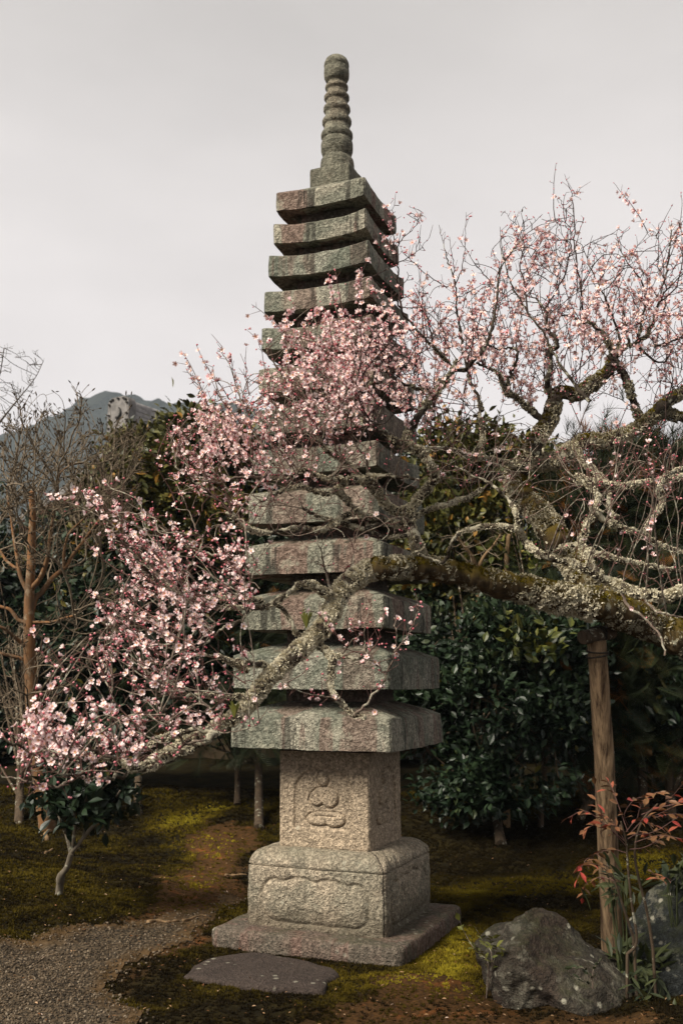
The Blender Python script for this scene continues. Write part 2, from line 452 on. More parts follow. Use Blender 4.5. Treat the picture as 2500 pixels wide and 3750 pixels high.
# tint of the ground sheet: 0 moss .. 1 bare earth
mb = MB(); mb.add(gV, gF, 0, sstep(-.12, .12, em).reshape(-1))
m, nt_, b = newmat('ground_soil', .95, .1)
v = N(nt_, 'ShaderNodeTexCoord').outputs['Object']
a_ = N(nt_, 'ShaderNodeAttribute', attribute_name='tint').outputs['Fac']
n1 = noise(nt_, v, 60, 4, .7); n2 = noise(nt_, v, 6, 5, .7)
c1 = cmix(nt_, crange(nt_, n2, .4, .6), (.008, .006, .002), (.022, .016, .004))
c2 = cmix(nt_, crange(nt_, n1, .4, .62), (.040, .021, .008), (.10, .05, .018))
c2 = cmix(nt_, crange(nt_, n2, .56, .68), c2, (.17, .062, .018))
nt_.links.new(cmix(nt_, a_, c1, c2), b.inputs['Base Color']); bump(nt_, b, n1, .8, .012)
ground = mb.build('ground', m); tag(ground, 'dark mossy garden soil with bare brown patches', kind='structure')
# gravel path: a sheet 6 mm above, cut to the mask
gmf = gm.reshape(-1)[gF].mean(1); sel = gF[(gmf > 0)]
used, inv = np.unique(sel, return_inverse=True)
mb = MB(); pv = gV[used].copy(); pv[:, 2] += .006; mb.add(pv, inv.reshape(-1, 4), 0, sstep(.0, .3, gm.reshape(-1)[used]))
m, nt_, b = newmat('gravel_bed', .95, .15)
v = N(nt_, 'ShaderNodeTexCoord').outputs['Object']
vo = N(nt_, 'ShaderNodeTexVoronoi', {'Vector': v, 'Scale': 95.})
hs = N(nt_, 'ShaderNodeSeparateColor', {0: vo.outputs['Color']}).outputs[0]
rr = N(nt_, 'ShaderNodeValToRGB', {0: hs}); rr.color_ramp.elements[0].color = (.015, .012, .009, 1); rr.color_ramp.elements[1].color = (.11, .08, .05, 1)
e = rr.color_ramp.elements.new(.5); e.color = (.045, .034, .022, 1)
at_ = N(nt_, 'ShaderNodeAttribute', attribute_name='tint').outputs['Fac']
n5 = noise(nt_, v, 14, 4, .7)
fac = crange(nt_, N(nt_, 'ShaderNodeMath', {0: at_, 1: mul(nt_, n5, .9)}, operation='ADD').outputs[0], .45, .95)
nt_.links.new(cmix(nt_, fac, cmix(nt_, crange(nt_, n5, .4, .6), (.05, .03, .012), (.11, .065, .028)), rr.outputs[0]), b.inputs['Base Color']); bump(nt_, b, vo.outputs['Distance'], -.9, .01)
path = mb.build('path', m); tag(path, 'grey gravel garden path', kind='structure')

# gravel stones lying on the path
def sample_view(n, rng, ymin=1820, ymax=2420, k='D'):
    """ground points that fall in view, roughly even in area"""
    out = []
    while sum(map(len, out)) < n:
        x = rng.uniform(-4.3, 4.3, n); y = rng.uniform(-2.6, 5.0, n)
        h = H(x, y); q = toimg(np.stack([x, y, h], 1))
        ok = (q[:, 0] > -150) & (q[:, 0] < 2650) & (q[:, 1] < 3900) & (rng.random(n) < np.clip((5.2 / q[:, 2]) ** 2.2, .06, 1))
        out.append(np.stack([x, y, h], 1)[ok])
    return np.concatenate(out)[:n]
ico = np.array([[0, 0, 1], [.9, 0, .35], [.28, .85, .35], [-.72, .53, .35], [-.72, -.53, .35], [.28, -.85, .35], [.72, .53, -.4], [-.28, .85, -.4], [-.9, 0, -.4], [-.28, -.85, -.4], [.72, -.53, -.4], [0, 0, -1]])
icoF = [[0, 1, 2], [0, 2, 3], [0, 3, 4], [0, 4, 5], [0, 5, 1], [1, 6, 2], [2, 7, 3], [3, 8, 4], [4, 9, 5], [5, 10, 1], [6, 7, 2], [7, 8, 3], [8, 9, 4], [9, 10, 5], [10, 6, 1], [11, 7, 6], [11, 8, 7], [11, 9, 8], [11, 10, 9], [11, 6, 10]]
G = sample_view(90000, RNG); g, e_, br = gmask(G[:, 0], G[:, 1])
keep = (g > -.12) & (RNG.random(len(g)) < np.clip(.22 + g * 2.6, .02, 1)); Gs = G[keep][:26000]
mb = MB(); n = len(Gs)
rot = basis(RNG.normal(size=(n, 3)) + [0, 0, 1.5], RNG.uniform(0, 6.3, n))
Gs[:, 2] += .008
scatter(mb, ico * [1, .8, .6], [(icoF, 0, False)], Gs, rot, RNG.uniform(.004, .0095, n), RNG.random(n))
M_GRAV = leafmat('pebbles', (.02, .016, .011), (.12, .087, .055), (.20, .16, .115), .85, .2)
tag(mb.build('gravel', M_GRAV), 'small grey and tan gravel stones on the path', 'gravel', kind='stuff')

# moss tufts
def tuft():
    V = []; F = []
    r = np.random.default_rng(3)
    for i in range(7):
        a = i * 2.4; rad = .35 * math.sqrt(i / 7); c = np.array([math.cos(a) * rad, math.sin(a) * rad, 0])
        d = np.array([-math.sin(a + i), math.cos(a + i), 0]) * .17; lean = np.array([math.cos(a), math.sin(a), 0]) * .35
        k = len(V); V += [c - d, c + d, c + lean + [0, 0, r.uniform(.35, .75)]]; F.append([k, k + 1, k + 2])
    return np.array(V), F
tv, tf = tuft()
G = sample_view(150000, RNG); g, e_, br = gmask(G[:, 0], G[:, 1])
inplinth = (np.abs(G[:, 0] * math.cos(.4) + G[:, 1] * math.sin(.4)) + np.abs(-G[:, 0] * math.sin(.4) + G[:, 1] * math.cos(.4))) < .76
pm = fbm(G * [1, 1, 0], 2.1, 4, 40)
keep = (g < .02 + RNG.normal(0, .07, len(g))) & ~inplinth & ((e_ < 0) | (RNG.random(len(g)) < .16)) & (RNG.random(len(g)) < np.clip(.85 + pm, .3, 1))
step_poly = [gp(*p)[:2] for p in [(418, 2247), (470, 2212), (560, 2198), (640, 2206), (730, 2222), (779, 2242), (752, 2262), (745, 2285), (690, 2283), (600, 2278), (500, 2262)]]
keep &= ~inpoly(G[:, 0], G[:, 1], step_poly)
G = G[keep]; br = br[keep]; pm = pm[keep]; n = len(G)
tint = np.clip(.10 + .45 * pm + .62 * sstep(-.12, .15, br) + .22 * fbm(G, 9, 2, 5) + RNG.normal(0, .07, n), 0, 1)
shade_ = sstep(-.1, .15, polydist(G[:, 0], G[:, 1], shade_poly)); tint = tint * (1 - .85 * shade_)
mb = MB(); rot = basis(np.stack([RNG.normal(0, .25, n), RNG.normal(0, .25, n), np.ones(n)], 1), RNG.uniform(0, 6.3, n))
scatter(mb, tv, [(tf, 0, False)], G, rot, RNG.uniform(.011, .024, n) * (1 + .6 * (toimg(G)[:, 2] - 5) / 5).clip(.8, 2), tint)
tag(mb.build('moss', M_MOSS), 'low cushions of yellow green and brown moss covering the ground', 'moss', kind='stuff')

# ------------------------------------------------------------------ pagoda
TH = math.radians(23.0); TILT = -0.0113
def ring(hd, n=24, rc=.012, z=0., off=None, cornerlift=0., notch=None):
    """points round a square of half-diagonal hd; off(face,u)->outward offset"""
    pts = []; us = []
    cs = [np.array([math.cos(TH + a), math.sin(TH + a)]) * hd for a in (-math.pi / 2, 0, math.pi / 2, math.pi)]   # F, R, back, L
    for f in range(4):
        a = cs[f]; b = cs[(f + 1) % 4]; t = (b - a) / np.linalg.norm(b - a); nrm = np.array([t[1], -t[0]]); L = np.linalg.norm(b - a)
        uu = np.arange(n) / n; uu = .65 * (.5 - .5 * np.cos(uu * math.pi)) + .35 * uu if n in (48, 14) else uu
        for u in uu:
            p = a + (b - a) * u; dcor = min(u, 1 - u) * L
            inn = rc * max(0, 1 - dcor / rc) ** 2 * .42 if rc > 0 else 0
            p = p - nrm * inn * .7 - (p / (np.linalg.norm(p) + 1e-9)) * inn
            o = off(f, u) if off else 0
            pts.append([*(p + nrm * o), z + cornerlift * abs(2 * u - 1) ** 2.8]); us.append((f, u))
    return np.array(pts)
def stack(mb, rings, mat=0, noise_amp=.004, seed=0, cap=True, tint=.5, nscale=14):
    n = len(rings[0]); V = np.concatenate(rings)
    ctr = V * [0, 0, 1]; d = V - ctr; d /= np.linalg.norm(d, axis=1, keepdims=True) + 1e-9
    V = V + d * (fbm(V + seed * 3.1, nscale, 4, seed)[:, None] * noise_amp + fbm(V + seed, 3.0, 2, seed + 9)[:, None] * noise_amp * .5)
    V[:, 2] += fbm(V + seed * 1.7, 11, 3, seed + 4) * noise_amp * .7
    V[:, 0] += TILT * (V[:, 2] - 1.5)
    k = len(rings); i = np.arange(k - 1)[:, None] * n; j = np.arange(n)[None]; j2 = (j + 1) % n
    F = np.stack([i + j, i + j2, i + n + j2, i + n + j], -1).reshape(-1, 4)
    mb.add(V, F, mat, tint)
    if cap:
        for r0, flip in ((0, True), (k - 1, False)):
            R_ = V[r0 * n:(r0 + 1) * n]; c = R_.mean(0)
            Fc = [[a, (a + 1) % n, n] if not flip else [(a + 1) % n, a, n] for a in range(n)]
            mb.add(np.vstack([R_, c]), Fc, mat, tint)
EYEZ = 1.5
pag = thing('stone_pagoda', 'tall thirteen-roofed stone pagoda of lichened granite behind the plum branches', 'pagoda', (0, 0, 0))
# plinth
mb = MB(); rs = []
for z, hd in [(-.06, .80), (-.02, .806), (.03, .812), (.06, .812), (.088, .808), (.10, .798), (.103, .788)]:
    rs.append(ring(hd, 40, .03, z))
for hd in (.74, .68, .6): rs.append(ring(hd, 40, .03, .106))
stack(mb, rs, 0, .010, 3); mb.build('plinth', M_PLINTH, pag)
# pedestal, carved cusped panel in each face, lotus petals on the shoulder
def sd_panel(u, v):
    ux = (u - .5) / .385; top = .80 + .06 * abs(math.sin((u - .5) * math.pi * 4.4)) - .05 * abs(ux) ** 2; bot = .10
    cy = (top + bot) / 2; hh = (top - bot) / 2
    x = abs(u - .5) * 2.8; y = abs(v - cy)        # units of face height
    r = .30; qx = x - (.385 * 2.8 - r); qy = y - (hh - r)
    return math.hypot(max(qx, 0), max(qy, 0)) + min(max(qx, qy), 0) - r
def ped_off(v):
    def f(face, u):
        s_ = sd_panel(u, v); o = 0.
        o -= .015 * math.exp(-(s_ / .022) ** 2)
        if s_ < 0: o += -.002 + .010 * min(1, -s_ / .25)
        return o
    return f
mb = MB(); rs = []; z0, z1 = .105, .431; HD = .594
for v in np.linspace(0, 1, 46): rs.append(ring(HD + .012 * math.sin(v * math.pi) * .6  , 96, .028, z0 + (z1 - z0) * v, ped_off(v)))
rs.append(ring(HD - .004  , 96, .028, z1 + .006, lambda f, u: -.012)); rs.append(ring(HD + .004  , 96, .028, z1 + .014))
def lot(t):
    return lambda f, u: .012 * abs(math.sin(u * math.pi * 7)) * math.sin(t * math.pi)
for t in np.linspace(0, 1, 12): rs.append(ring(HD - .15 * t ** 1.4  , 96, .028, z1 + .022 + .075 * math.sin(t * math.pi / 2), lot(t)))
rs.append(ring(.40, 96, .03, .529)); rs.append(ring(.3, 96, .03, .528))
stack(mb, rs, 0, .007, 5, nscale=24); mb.build('pedestal', M_PED, pag)
# shaft with a seated figure in an arched niche carved in each face
def blob(x, y, cx, cy, rx, ry, e=.25):
    d = 1 - math.hypot((x - cx) / rx, (y - cy) / ry); return min(1, max(0, d / e)) ** .5 if d > 0 else 0
def relief(u, v):
    x = 68 + u * 1032; y = 85 + (1 - v) * 1115
    o = 0.
    inside = abs(x - 580) < 345 and y < 985 and (y > 560 or math.hypot((x - 580) / 345, (y - 560) / 300) < 1)
    dd = min(345 - abs(x - 580), 985 - y)
    if y < 560: dd = min(dd, (1 - math.hypot((x - 580) / 345, (y - 560) / 300)) * 300)
    if inside: o -= .012 * min(1, dd / 14)
    def hv(cx, cy, rx, ry): return math.hypot((x - cx) / rx, (y - cy) / ry)
    hd_ = hv(572, 395, 66, 92)
    body = min(hv(498, 625, 84, 92), hv(645, 618, 100, 112), hv(582, 565, 128, 74))
    legs = min(hv(515, 868, 138, 72), hv(700, 862, 122, 86), hv(600, 825, 190, 52))
    for q in (hd_, body, legs):
        if q < 1: o += .014 * min(1, (1 - q) / .35) ** .6
        o -= .011 * math.exp(-((q - 1.05) / .075) ** 2) * (1 if inside else 0)
    if legs < .9: o -= .010 * math.exp(-((y - (845 - 20 * math.cos((x - 590) / 130))) / 12) ** 2) * (1 if 455 < x < 725 else 0)
    if body < .8: o -= .004 * (math.exp(-((math.hypot(x - 500, y - 625) - 48) / 9) ** 2) + math.exp(-((math.hypot(x - 640, y - 625) - 62) / 9) ** 2))
    if hd_ < .7:
        o -= .005 * math.exp(-((y - 375) / 8) ** 2) * (abs(abs(x - 572) - 26) < 16)
        o -= .005 * math.exp(-((y - 445) / 7) ** 2) * (abs(x - 572) < 20)
    return o
REL = {}
nU, nV = 150, 120
for a in range(nU):
    for c in range(nV + 1): REL[a, c] = relief(a / nU, c / nV)
mb = MB(); rs = []
for c in range(nV + 1):
    v = c / nV
    rs.append(ring(.400 - (.006 if v < .01 else 0), nU, .012, .524 + .548 * v,
                   lambda f, u: REL[int(round((1 - u) * nU)) % nU if f != 3 else int(round(u * nU)) % nU, c]))
stack(mb, rs, 0, .003, 8, nscale=30)
mb.build('shaft', M_SHAFT, pag)
# roofs: (bottom z, top-edge z, half diagonal), eye relative as measured
LV = [(-.405, -.227, .705), (-.067, .121, .688), (.276, .451, .637), (.604, .765, .624), (.910, 1.085, .603), (1.213, 1.355, .573), (1.470, 1.615, .560),
      (1.737, 1.878, .546), (2.007, 2.129, .528), (2.263, 2.388, .512), (2.498, 2.627, .482), (2.724, 2.844, .450), (2.958, 3.072, .434)]
for i, (zb, zt, hd) in enumerate(LV):
    zb += EYEZ; zt += EYEZ
    nxt = LV[i + 1][0] + EYEZ if i < 12 else zt + .16
    sag = (.018 + .005 * (i % 3)) * (.25 if i < 4 else (.6 if i < 8 else 1.1)); nr = .53 + .07 * i / 12; neck = hd * nr
    rise = min(.085, (nxt - zt) * .55)
    mb = MB(); rs = []
    sl = .02   # slight batter of the eave
    for hh, zz, cl in [(neck * .6, zb + .02, 0), (neck, zb + .018, 0), (hd * .8, zb + .010, sag * .4), (hd * .95, zb + .002, sag * .8), (hd * .992, zb, sag)]:
        rs.append(ring(hh, 48, .014, zz, None, cl))
    for t in (0.0, .015, .15, .3, .45, .6, .75, .88, .97, 1.0):
        rs.append(ring(hd * (1 + .006 * math.sin(t * 3.1)) + (.0 - .014 * t if i == 0 else 0), 48, .014, zb + (zt - zb) * t, None, sag * (1 + .25 * t)))
    for t in (.012, .08, .2, .4, .6, .8, 1):
        hh = hd * .988 * (1 - t) + neck * t
        rs.append(ring(hh - (.014 if i == 0 else 0) * (1 - t), 48, .014, zt + .002 + rise * t ** .85, None, sag * 1.3 * (1 - t) ** 1.5))
    rs.append(ring(neck * .5, 48, .01, zt + rise + .004))
    stack(mb, rs, 0, .007, 20 + i, nscale=21)
    # a different yaw error per stone
    r = mb.build('roof', M_ROOFS[(i * 2 + (i // 3)) % 3], pag)
    if i == 0: r['label'] = 'lowest and widest stone roof, darkly stained'
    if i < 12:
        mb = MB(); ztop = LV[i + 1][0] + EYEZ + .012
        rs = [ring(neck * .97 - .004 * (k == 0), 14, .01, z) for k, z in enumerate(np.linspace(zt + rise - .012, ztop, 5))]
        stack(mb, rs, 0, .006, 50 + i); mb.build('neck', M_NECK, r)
# block below the finial
zt13 = LV[12][1] + EYEZ
def axz(yz):       # zoom-1 row of a point on the axis -> height
    py = 150 + .5102 * yz; return EYEZ + 6.4 * math.tan(PITCH - math.atan((py - 1875) / FPX))
mb = MB(); za, zb_ = zt13 + .02, axz(935) - .03
rs = [ring(.205, 24, .01, za), ring(.203, 24, .012, (za + zb_) / 2), ring(.20, 24, .012, zb_ - .02), ring(.197, 24, .014, zb_), ring(.15, 24, .01, zb_ + .012), ring(.1, 24, .01, zb_ + .014)]
stack(mb, rs, 0, .006, 77); mb.build('finial_base', M_FIN, pag)
prof = [(113, 0.5), (116, 30), (126, 58), (142, 76), (165, 86), (184, 88), (190, 82), (196, 82), (206, 87), (240, 90), (268, 88), (288, 78), (296, 66)]
bw = [(66, 78), (72, 85), (79, 91), (87, 100), (95, 108)]; ys = [(300, 352), (364, 430), (442, 516), (528, 610), (622, 708)]
for (bwid, rw), (ya, yb) in zip(bw, ys):
    bwid -= 4; rw += 3
    prof += [(ya, bwid), (ya + (yb - ya) * .42, bwid + 1), (ya + (yb - ya) * .5, rw - 4), (ya + (yb - ya) * .62, rw), (ya + (yb - ya) * .85, rw), (yb, rw - 7), (yb + 4, bwid + 6)]
prof += [(716, 100), (735, 108), (760, 113), (790, 112), (815, 104), (835, 92), (842, 92), (850, 104), (866, 114), (890, 119), (925, 121), (945, 121), (965, 120)]
mb = MB(); ns = 48; V = []
for yz, hw in prof:
    z = axz(yz); dpt = 6.4 * math.cos(PITCH) + (z - EYEZ) * math.sin(PITCH); r = hw * .5102 / FPX * dpt * 1.02
    for a in range(ns):
        an = a / ns * 2 * math.pi; rr_ = r
        if 735 <= yz <= 815: rr_ *= 1 + .05 * (abs(math.sin(an * 4)) - .5)
        V.append([rr_ * math.cos(an), rr_ * math.sin(an), z])
V = np.array(V); V[:, :2] *= 1 + (.03 * fbm(V, 22, 3, 2))[:, None]; V[:, 0] += TILT * (V[:, 2] - 1.5)
k = len(prof); i = np.arange(k - 1)[:, None] * ns; j = np.arange(ns)[None]; j2 = (j + 1) % ns
mb.add(V, np.stack([i + j2, i + j, i + ns + j, i + ns + j2], -1).reshape(-1, 4)); mb.build('finial', M_FIN, pag)

# ------------------------------------------------------------------ foliage templates
LEAF = np.array([[0, 0, 0], [-.20, .28, .05], [-.24, .58, .06], [0, 1, -.06], [.24, .58, .06], [.20, .28, .05], [0, .30, 0], [0, .62, 0]])
LEAF = LEAF[:, [0, 2, 1]] * [1, 1, 1]   # z is the leaf axis, y the face normal
LEAFF = [([[0, 6, 1], [0, 5, 6], [2, 7, 3], [7, 4, 3]], 0, False), ([[1, 6, 7, 2], [6, 5, 4, 7]], 0, False)]
def spray():
    V = []; F = []
    for i in range(11):
        t = i / 11; z = .05 + t * .85
        for s_ in (-1, 1):
            l = .42 * (1 - t * .55); k = len(V)
            V += [[0, 0, z], [.03 * s_, .0, z + .05], [s_ * l, -.08, z + l * .8]]
            F.append([k, k + 1, k + 2])
    k = len(V); V += [[-.02, 0, 0], [.02, 0, 0], [0, 0, 1.05]]; F.append([k, k + 1, k + 2])
    return np.array(V), [(F, 0, False)]
SPRAY, SPRAYF = spray()
def needles():
    V = []; F = []; r = np.random.default_rng(8)
    for i in range(26):
        a = i * 2.4; z = .1 + .5 * i / 26; d = np.array([math.cos(a) * .55, math.sin(a) * .55, .75]); k = len(V)
        s_ = np.array([-math.sin(a), math.cos(a), 0]) * .014
        V += [np.array([0, 0, z]) - s_, np.array([0, 0, z]) + s_, np.array([0, 0, z]) + d * .62]; F.append([k, k + 1, k + 2])
    return np.array(V), [(F, 0, False)]
NEED, NEEDF = needles()

def crown(mb, lumps, count, size, rng, tmin=.0, tmax=.8, special=.03, kind='leaf', clump=9, updir=.5, inner=.55, toplight=.0, gap=2.6):
    """lumps: list of (centre xyz, radii) ; leaves in clumps spread through the outer volume of every lump"""
    L = np.array([list(c) + [np.prod(np.atleast_1d(r) if np.ndim(r) else [r, r, r]) ** (2 / 3)] for c, r in lumps])
    wts = L[:, 3] / L[:, 3].sum(); nc = count // clump
    idx = rng.choice(len(lumps), nc, p=wts)
    R = np.array([np.broadcast_to(r, 3) for c, r in lumps], float)
    d = rng.normal(size=(nc, 3)); d /= np.linalg.norm(d, axis=1, keepdims=True)
    rad = rng.uniform(inner, 1.0, nc) ** .7
    bump_ = 1 + .28 * fbm(d * 2.2 + idx[:, None] * 3.7, 1.6, 3, 3)
    C = L[idx, :3] + d * R[idx] * (rad * bump_)[:, None]
    if gap is not None:
        C = C[fbm(C + 7.3, gap, 3, 12) > -.13]; nc = len(C)
        idx = np.argmin(np.linalg.norm((C[:, None] - L[None, :, :3]) / R[None], axis=2), 1); d = (C - L[idx, :3]) / R[idx]; d /= np.linalg.norm(d, axis=1, keepdims=True) + 1e-9
    ct = rng.normal(0, .18, nc) + .25 * fbm(C, 1.7, 2, 4)
    if kind == 'leaf':
        pos = np.repeat(C, clump, 0) + rng.normal(0, size * .75, (nc * clump, 3))
        dirs = np.repeat(d, clump, 0) * .7 + rng.normal(0, .75, (nc * clump, 3)) + [0, 0, updir * .3]
        roll = rng.normal(0, .9, nc * clump)
    else:
        pos = np.repeat(C, clump, 0) + rng.normal(0, size * .5, (nc * clump, 3))
        dirs = np.repeat(d, clump, 0) + rng.normal(0, .45, (nc * clump, 3)) + [0, 0, updir]
        roll = rng.uniform(0, 6.3, nc * clump)
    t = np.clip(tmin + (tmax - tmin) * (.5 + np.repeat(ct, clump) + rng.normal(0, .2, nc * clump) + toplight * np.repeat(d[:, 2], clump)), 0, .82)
    sp = rng.random(len(t)) < special; t[sp] = .97
    tpl, fc = {'leaf': (LEAF, LEAFF), 'spray': (SPRAY, SPRAYF), 'needle': (NEED, NEEDF)}[kind]
    scatter(mb, tpl, fc, pos, basis(dirs, roll), size * rng.uniform(.7, 1.25, len(t)), t)
    return C
def evergreen(name, label, cat, base, lumps, leafmat_, count, size, trunk=None, tr=.06, seed=0, barkm=None, group=None, **kw):
    rng = np.random.default_rng(seed)
    base = np.asarray(base, float); o = thing(name, label, cat, base, group)
    mb = MB(); C = crown(mb, lumps, count, size, rng, **kw)
    mb.build('crown', leafmat_, o, base)
    mb = MB()
    if trunk is None:
        top = np.mean([c for c, r in lumps], 0); mid = base * .6 + top * .4 + rng.normal(0, .1, 3)
        trunk = [base - [0, 0, .05], base * .85 + mid * .15, mid, top]
    tp = catmull(trunk, 6); tube(mb, tp, np.linspace(tr, tr * .35, len(tp)), 9, rough=.15)
    tb = mb.build('trunk', barkm or M_DARKBARK, o, base)
    mb = MB()
    for k in range(min(26, len(C))):
        c = C[rng.integers(len(C))]; s0 = tp[int(len(tp) * rng.uniform(.35, .95))]
        m_ = s0 * .5 + c * .5 + rng.normal(0, .08, 3) + [0, 0, .05]
        q = catmull([s0, m_, c], 5); tube(mb, q, np.linspace(tr * .3, .004, len(q)), 5)
    mb.build('branch', barkm or M_DARKBARK, o, base)
    return o
def lp(px, py, d, rx, ry=None, rz=None, k='D'):
    """lump at display pixel; rx in display pixels -> metres"""
    s = ZT[k][2] / FPX * d; ry = ry or rx
    return (pd(px, py, d, k), (rx * s, (rz or min(rx, ry)) * s, ry * s))
GB = 'evergreens filling the back of the garden'
# broad-leaved evergreen left of the pagoda, below the temple ridge
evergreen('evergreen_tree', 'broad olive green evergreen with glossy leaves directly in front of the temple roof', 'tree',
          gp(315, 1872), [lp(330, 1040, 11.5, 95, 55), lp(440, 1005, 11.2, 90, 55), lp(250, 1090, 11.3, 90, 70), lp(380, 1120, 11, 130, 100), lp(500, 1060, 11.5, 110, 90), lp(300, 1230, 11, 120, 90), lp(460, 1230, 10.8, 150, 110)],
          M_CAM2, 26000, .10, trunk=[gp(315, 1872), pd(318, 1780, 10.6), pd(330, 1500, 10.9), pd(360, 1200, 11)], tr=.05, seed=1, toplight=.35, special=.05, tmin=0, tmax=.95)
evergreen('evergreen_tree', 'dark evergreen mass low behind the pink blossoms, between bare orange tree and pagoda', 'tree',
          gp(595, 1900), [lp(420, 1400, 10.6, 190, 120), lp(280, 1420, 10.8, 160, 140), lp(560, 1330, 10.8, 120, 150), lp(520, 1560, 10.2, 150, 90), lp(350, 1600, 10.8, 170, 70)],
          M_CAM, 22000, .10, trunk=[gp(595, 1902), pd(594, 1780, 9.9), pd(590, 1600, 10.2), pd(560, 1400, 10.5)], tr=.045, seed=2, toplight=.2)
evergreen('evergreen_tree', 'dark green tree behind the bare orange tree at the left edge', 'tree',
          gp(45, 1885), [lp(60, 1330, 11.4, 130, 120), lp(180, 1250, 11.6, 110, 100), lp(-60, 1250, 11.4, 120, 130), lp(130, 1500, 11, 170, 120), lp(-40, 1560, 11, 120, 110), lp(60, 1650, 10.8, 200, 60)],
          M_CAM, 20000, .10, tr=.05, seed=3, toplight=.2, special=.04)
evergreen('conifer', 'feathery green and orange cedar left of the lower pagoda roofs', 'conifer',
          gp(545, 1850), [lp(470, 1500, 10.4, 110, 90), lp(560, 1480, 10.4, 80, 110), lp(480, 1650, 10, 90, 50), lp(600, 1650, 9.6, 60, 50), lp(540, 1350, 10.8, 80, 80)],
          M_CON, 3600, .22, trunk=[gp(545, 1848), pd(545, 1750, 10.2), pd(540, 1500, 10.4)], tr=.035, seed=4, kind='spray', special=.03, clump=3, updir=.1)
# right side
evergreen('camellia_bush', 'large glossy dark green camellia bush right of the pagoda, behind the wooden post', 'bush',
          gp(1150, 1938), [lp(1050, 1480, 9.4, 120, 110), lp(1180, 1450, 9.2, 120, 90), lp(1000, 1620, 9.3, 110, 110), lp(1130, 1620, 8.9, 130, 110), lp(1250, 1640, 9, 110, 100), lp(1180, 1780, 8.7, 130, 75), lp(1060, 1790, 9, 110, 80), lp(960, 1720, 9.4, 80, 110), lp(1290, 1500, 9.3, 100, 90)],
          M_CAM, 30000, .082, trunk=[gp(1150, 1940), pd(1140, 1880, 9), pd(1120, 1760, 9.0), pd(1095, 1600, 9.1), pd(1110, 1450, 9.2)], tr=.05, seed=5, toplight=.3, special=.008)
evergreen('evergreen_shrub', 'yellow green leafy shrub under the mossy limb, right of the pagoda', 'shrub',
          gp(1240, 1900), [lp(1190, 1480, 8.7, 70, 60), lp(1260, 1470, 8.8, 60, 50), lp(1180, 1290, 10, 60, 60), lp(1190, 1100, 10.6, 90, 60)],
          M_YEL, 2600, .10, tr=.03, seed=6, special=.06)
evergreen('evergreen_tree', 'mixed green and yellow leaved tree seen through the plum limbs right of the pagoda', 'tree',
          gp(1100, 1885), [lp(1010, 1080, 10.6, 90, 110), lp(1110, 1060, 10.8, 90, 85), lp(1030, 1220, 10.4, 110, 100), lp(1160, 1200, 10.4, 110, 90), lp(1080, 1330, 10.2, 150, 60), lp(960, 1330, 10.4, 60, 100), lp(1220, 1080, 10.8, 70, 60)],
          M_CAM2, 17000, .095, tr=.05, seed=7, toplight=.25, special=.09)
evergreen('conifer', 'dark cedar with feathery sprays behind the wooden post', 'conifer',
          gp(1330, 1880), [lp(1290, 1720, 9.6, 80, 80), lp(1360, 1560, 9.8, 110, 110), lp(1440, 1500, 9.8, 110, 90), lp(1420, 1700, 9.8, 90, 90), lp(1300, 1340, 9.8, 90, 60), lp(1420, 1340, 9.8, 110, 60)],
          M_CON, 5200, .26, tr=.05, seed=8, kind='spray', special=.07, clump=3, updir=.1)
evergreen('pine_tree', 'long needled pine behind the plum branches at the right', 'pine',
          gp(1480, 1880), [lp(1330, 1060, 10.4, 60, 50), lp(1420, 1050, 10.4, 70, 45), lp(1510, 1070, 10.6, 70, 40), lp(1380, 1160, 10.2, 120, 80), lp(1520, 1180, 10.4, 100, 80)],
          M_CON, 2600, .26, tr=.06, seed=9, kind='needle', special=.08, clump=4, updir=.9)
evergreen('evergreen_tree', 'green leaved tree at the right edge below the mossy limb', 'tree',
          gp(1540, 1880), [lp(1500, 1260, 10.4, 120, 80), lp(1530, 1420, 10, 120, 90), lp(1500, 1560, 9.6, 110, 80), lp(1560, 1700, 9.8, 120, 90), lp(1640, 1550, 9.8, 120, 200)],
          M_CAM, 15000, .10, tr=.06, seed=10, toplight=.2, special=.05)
# deeper row that closes the back of the garden
for k, (px, top, d) in enumerate([(-120, 1180, 14), (90, 1200, 14.5), (560, 1000, 14.2), (700, 1010, 14.6), (860, 1030, 14), (980, 1010, 14.4), (1300, 1070, 14.5), (1480, 1130, 14), (1660, 1150, 14)]):
    lab = ['deep green tree far left, half out of the picture behind the bare twigs', 'deep green tree behind the bare orange tree, in front of the red gable',
           'deep green tree directly left of the middle pagoda roofs', 'deep green tree hidden behind the left half of the middle pagoda roofs', 'deep green tree hidden behind the right half of the middle pagoda roofs',
           'deep green tree just right of the pagoda, behind the plum', 'deep green tree behind the pine', 'deep green tree behind the plum at the right edge', 'deep green tree beyond the right edge of the garden'][k]
    q = [lp(px, top + 90, d, 130, 90, 80), lp(px - 40, top + 270, d, 150, 120, 90), lp(px + 50, top + 420, d, 150, 120, 90), lp(px, top + 560, d, 160, 110, 90)]
    gq = pd(px, 1850, d); gq[2] = float(H(gq[0], gq[1]))
    evergreen('evergreen_tree', lab, 'tree', gq, q, M_DEEP, 7000, .15, tr=.1, seed=30 + k, clump=8, group=GB, special=0)

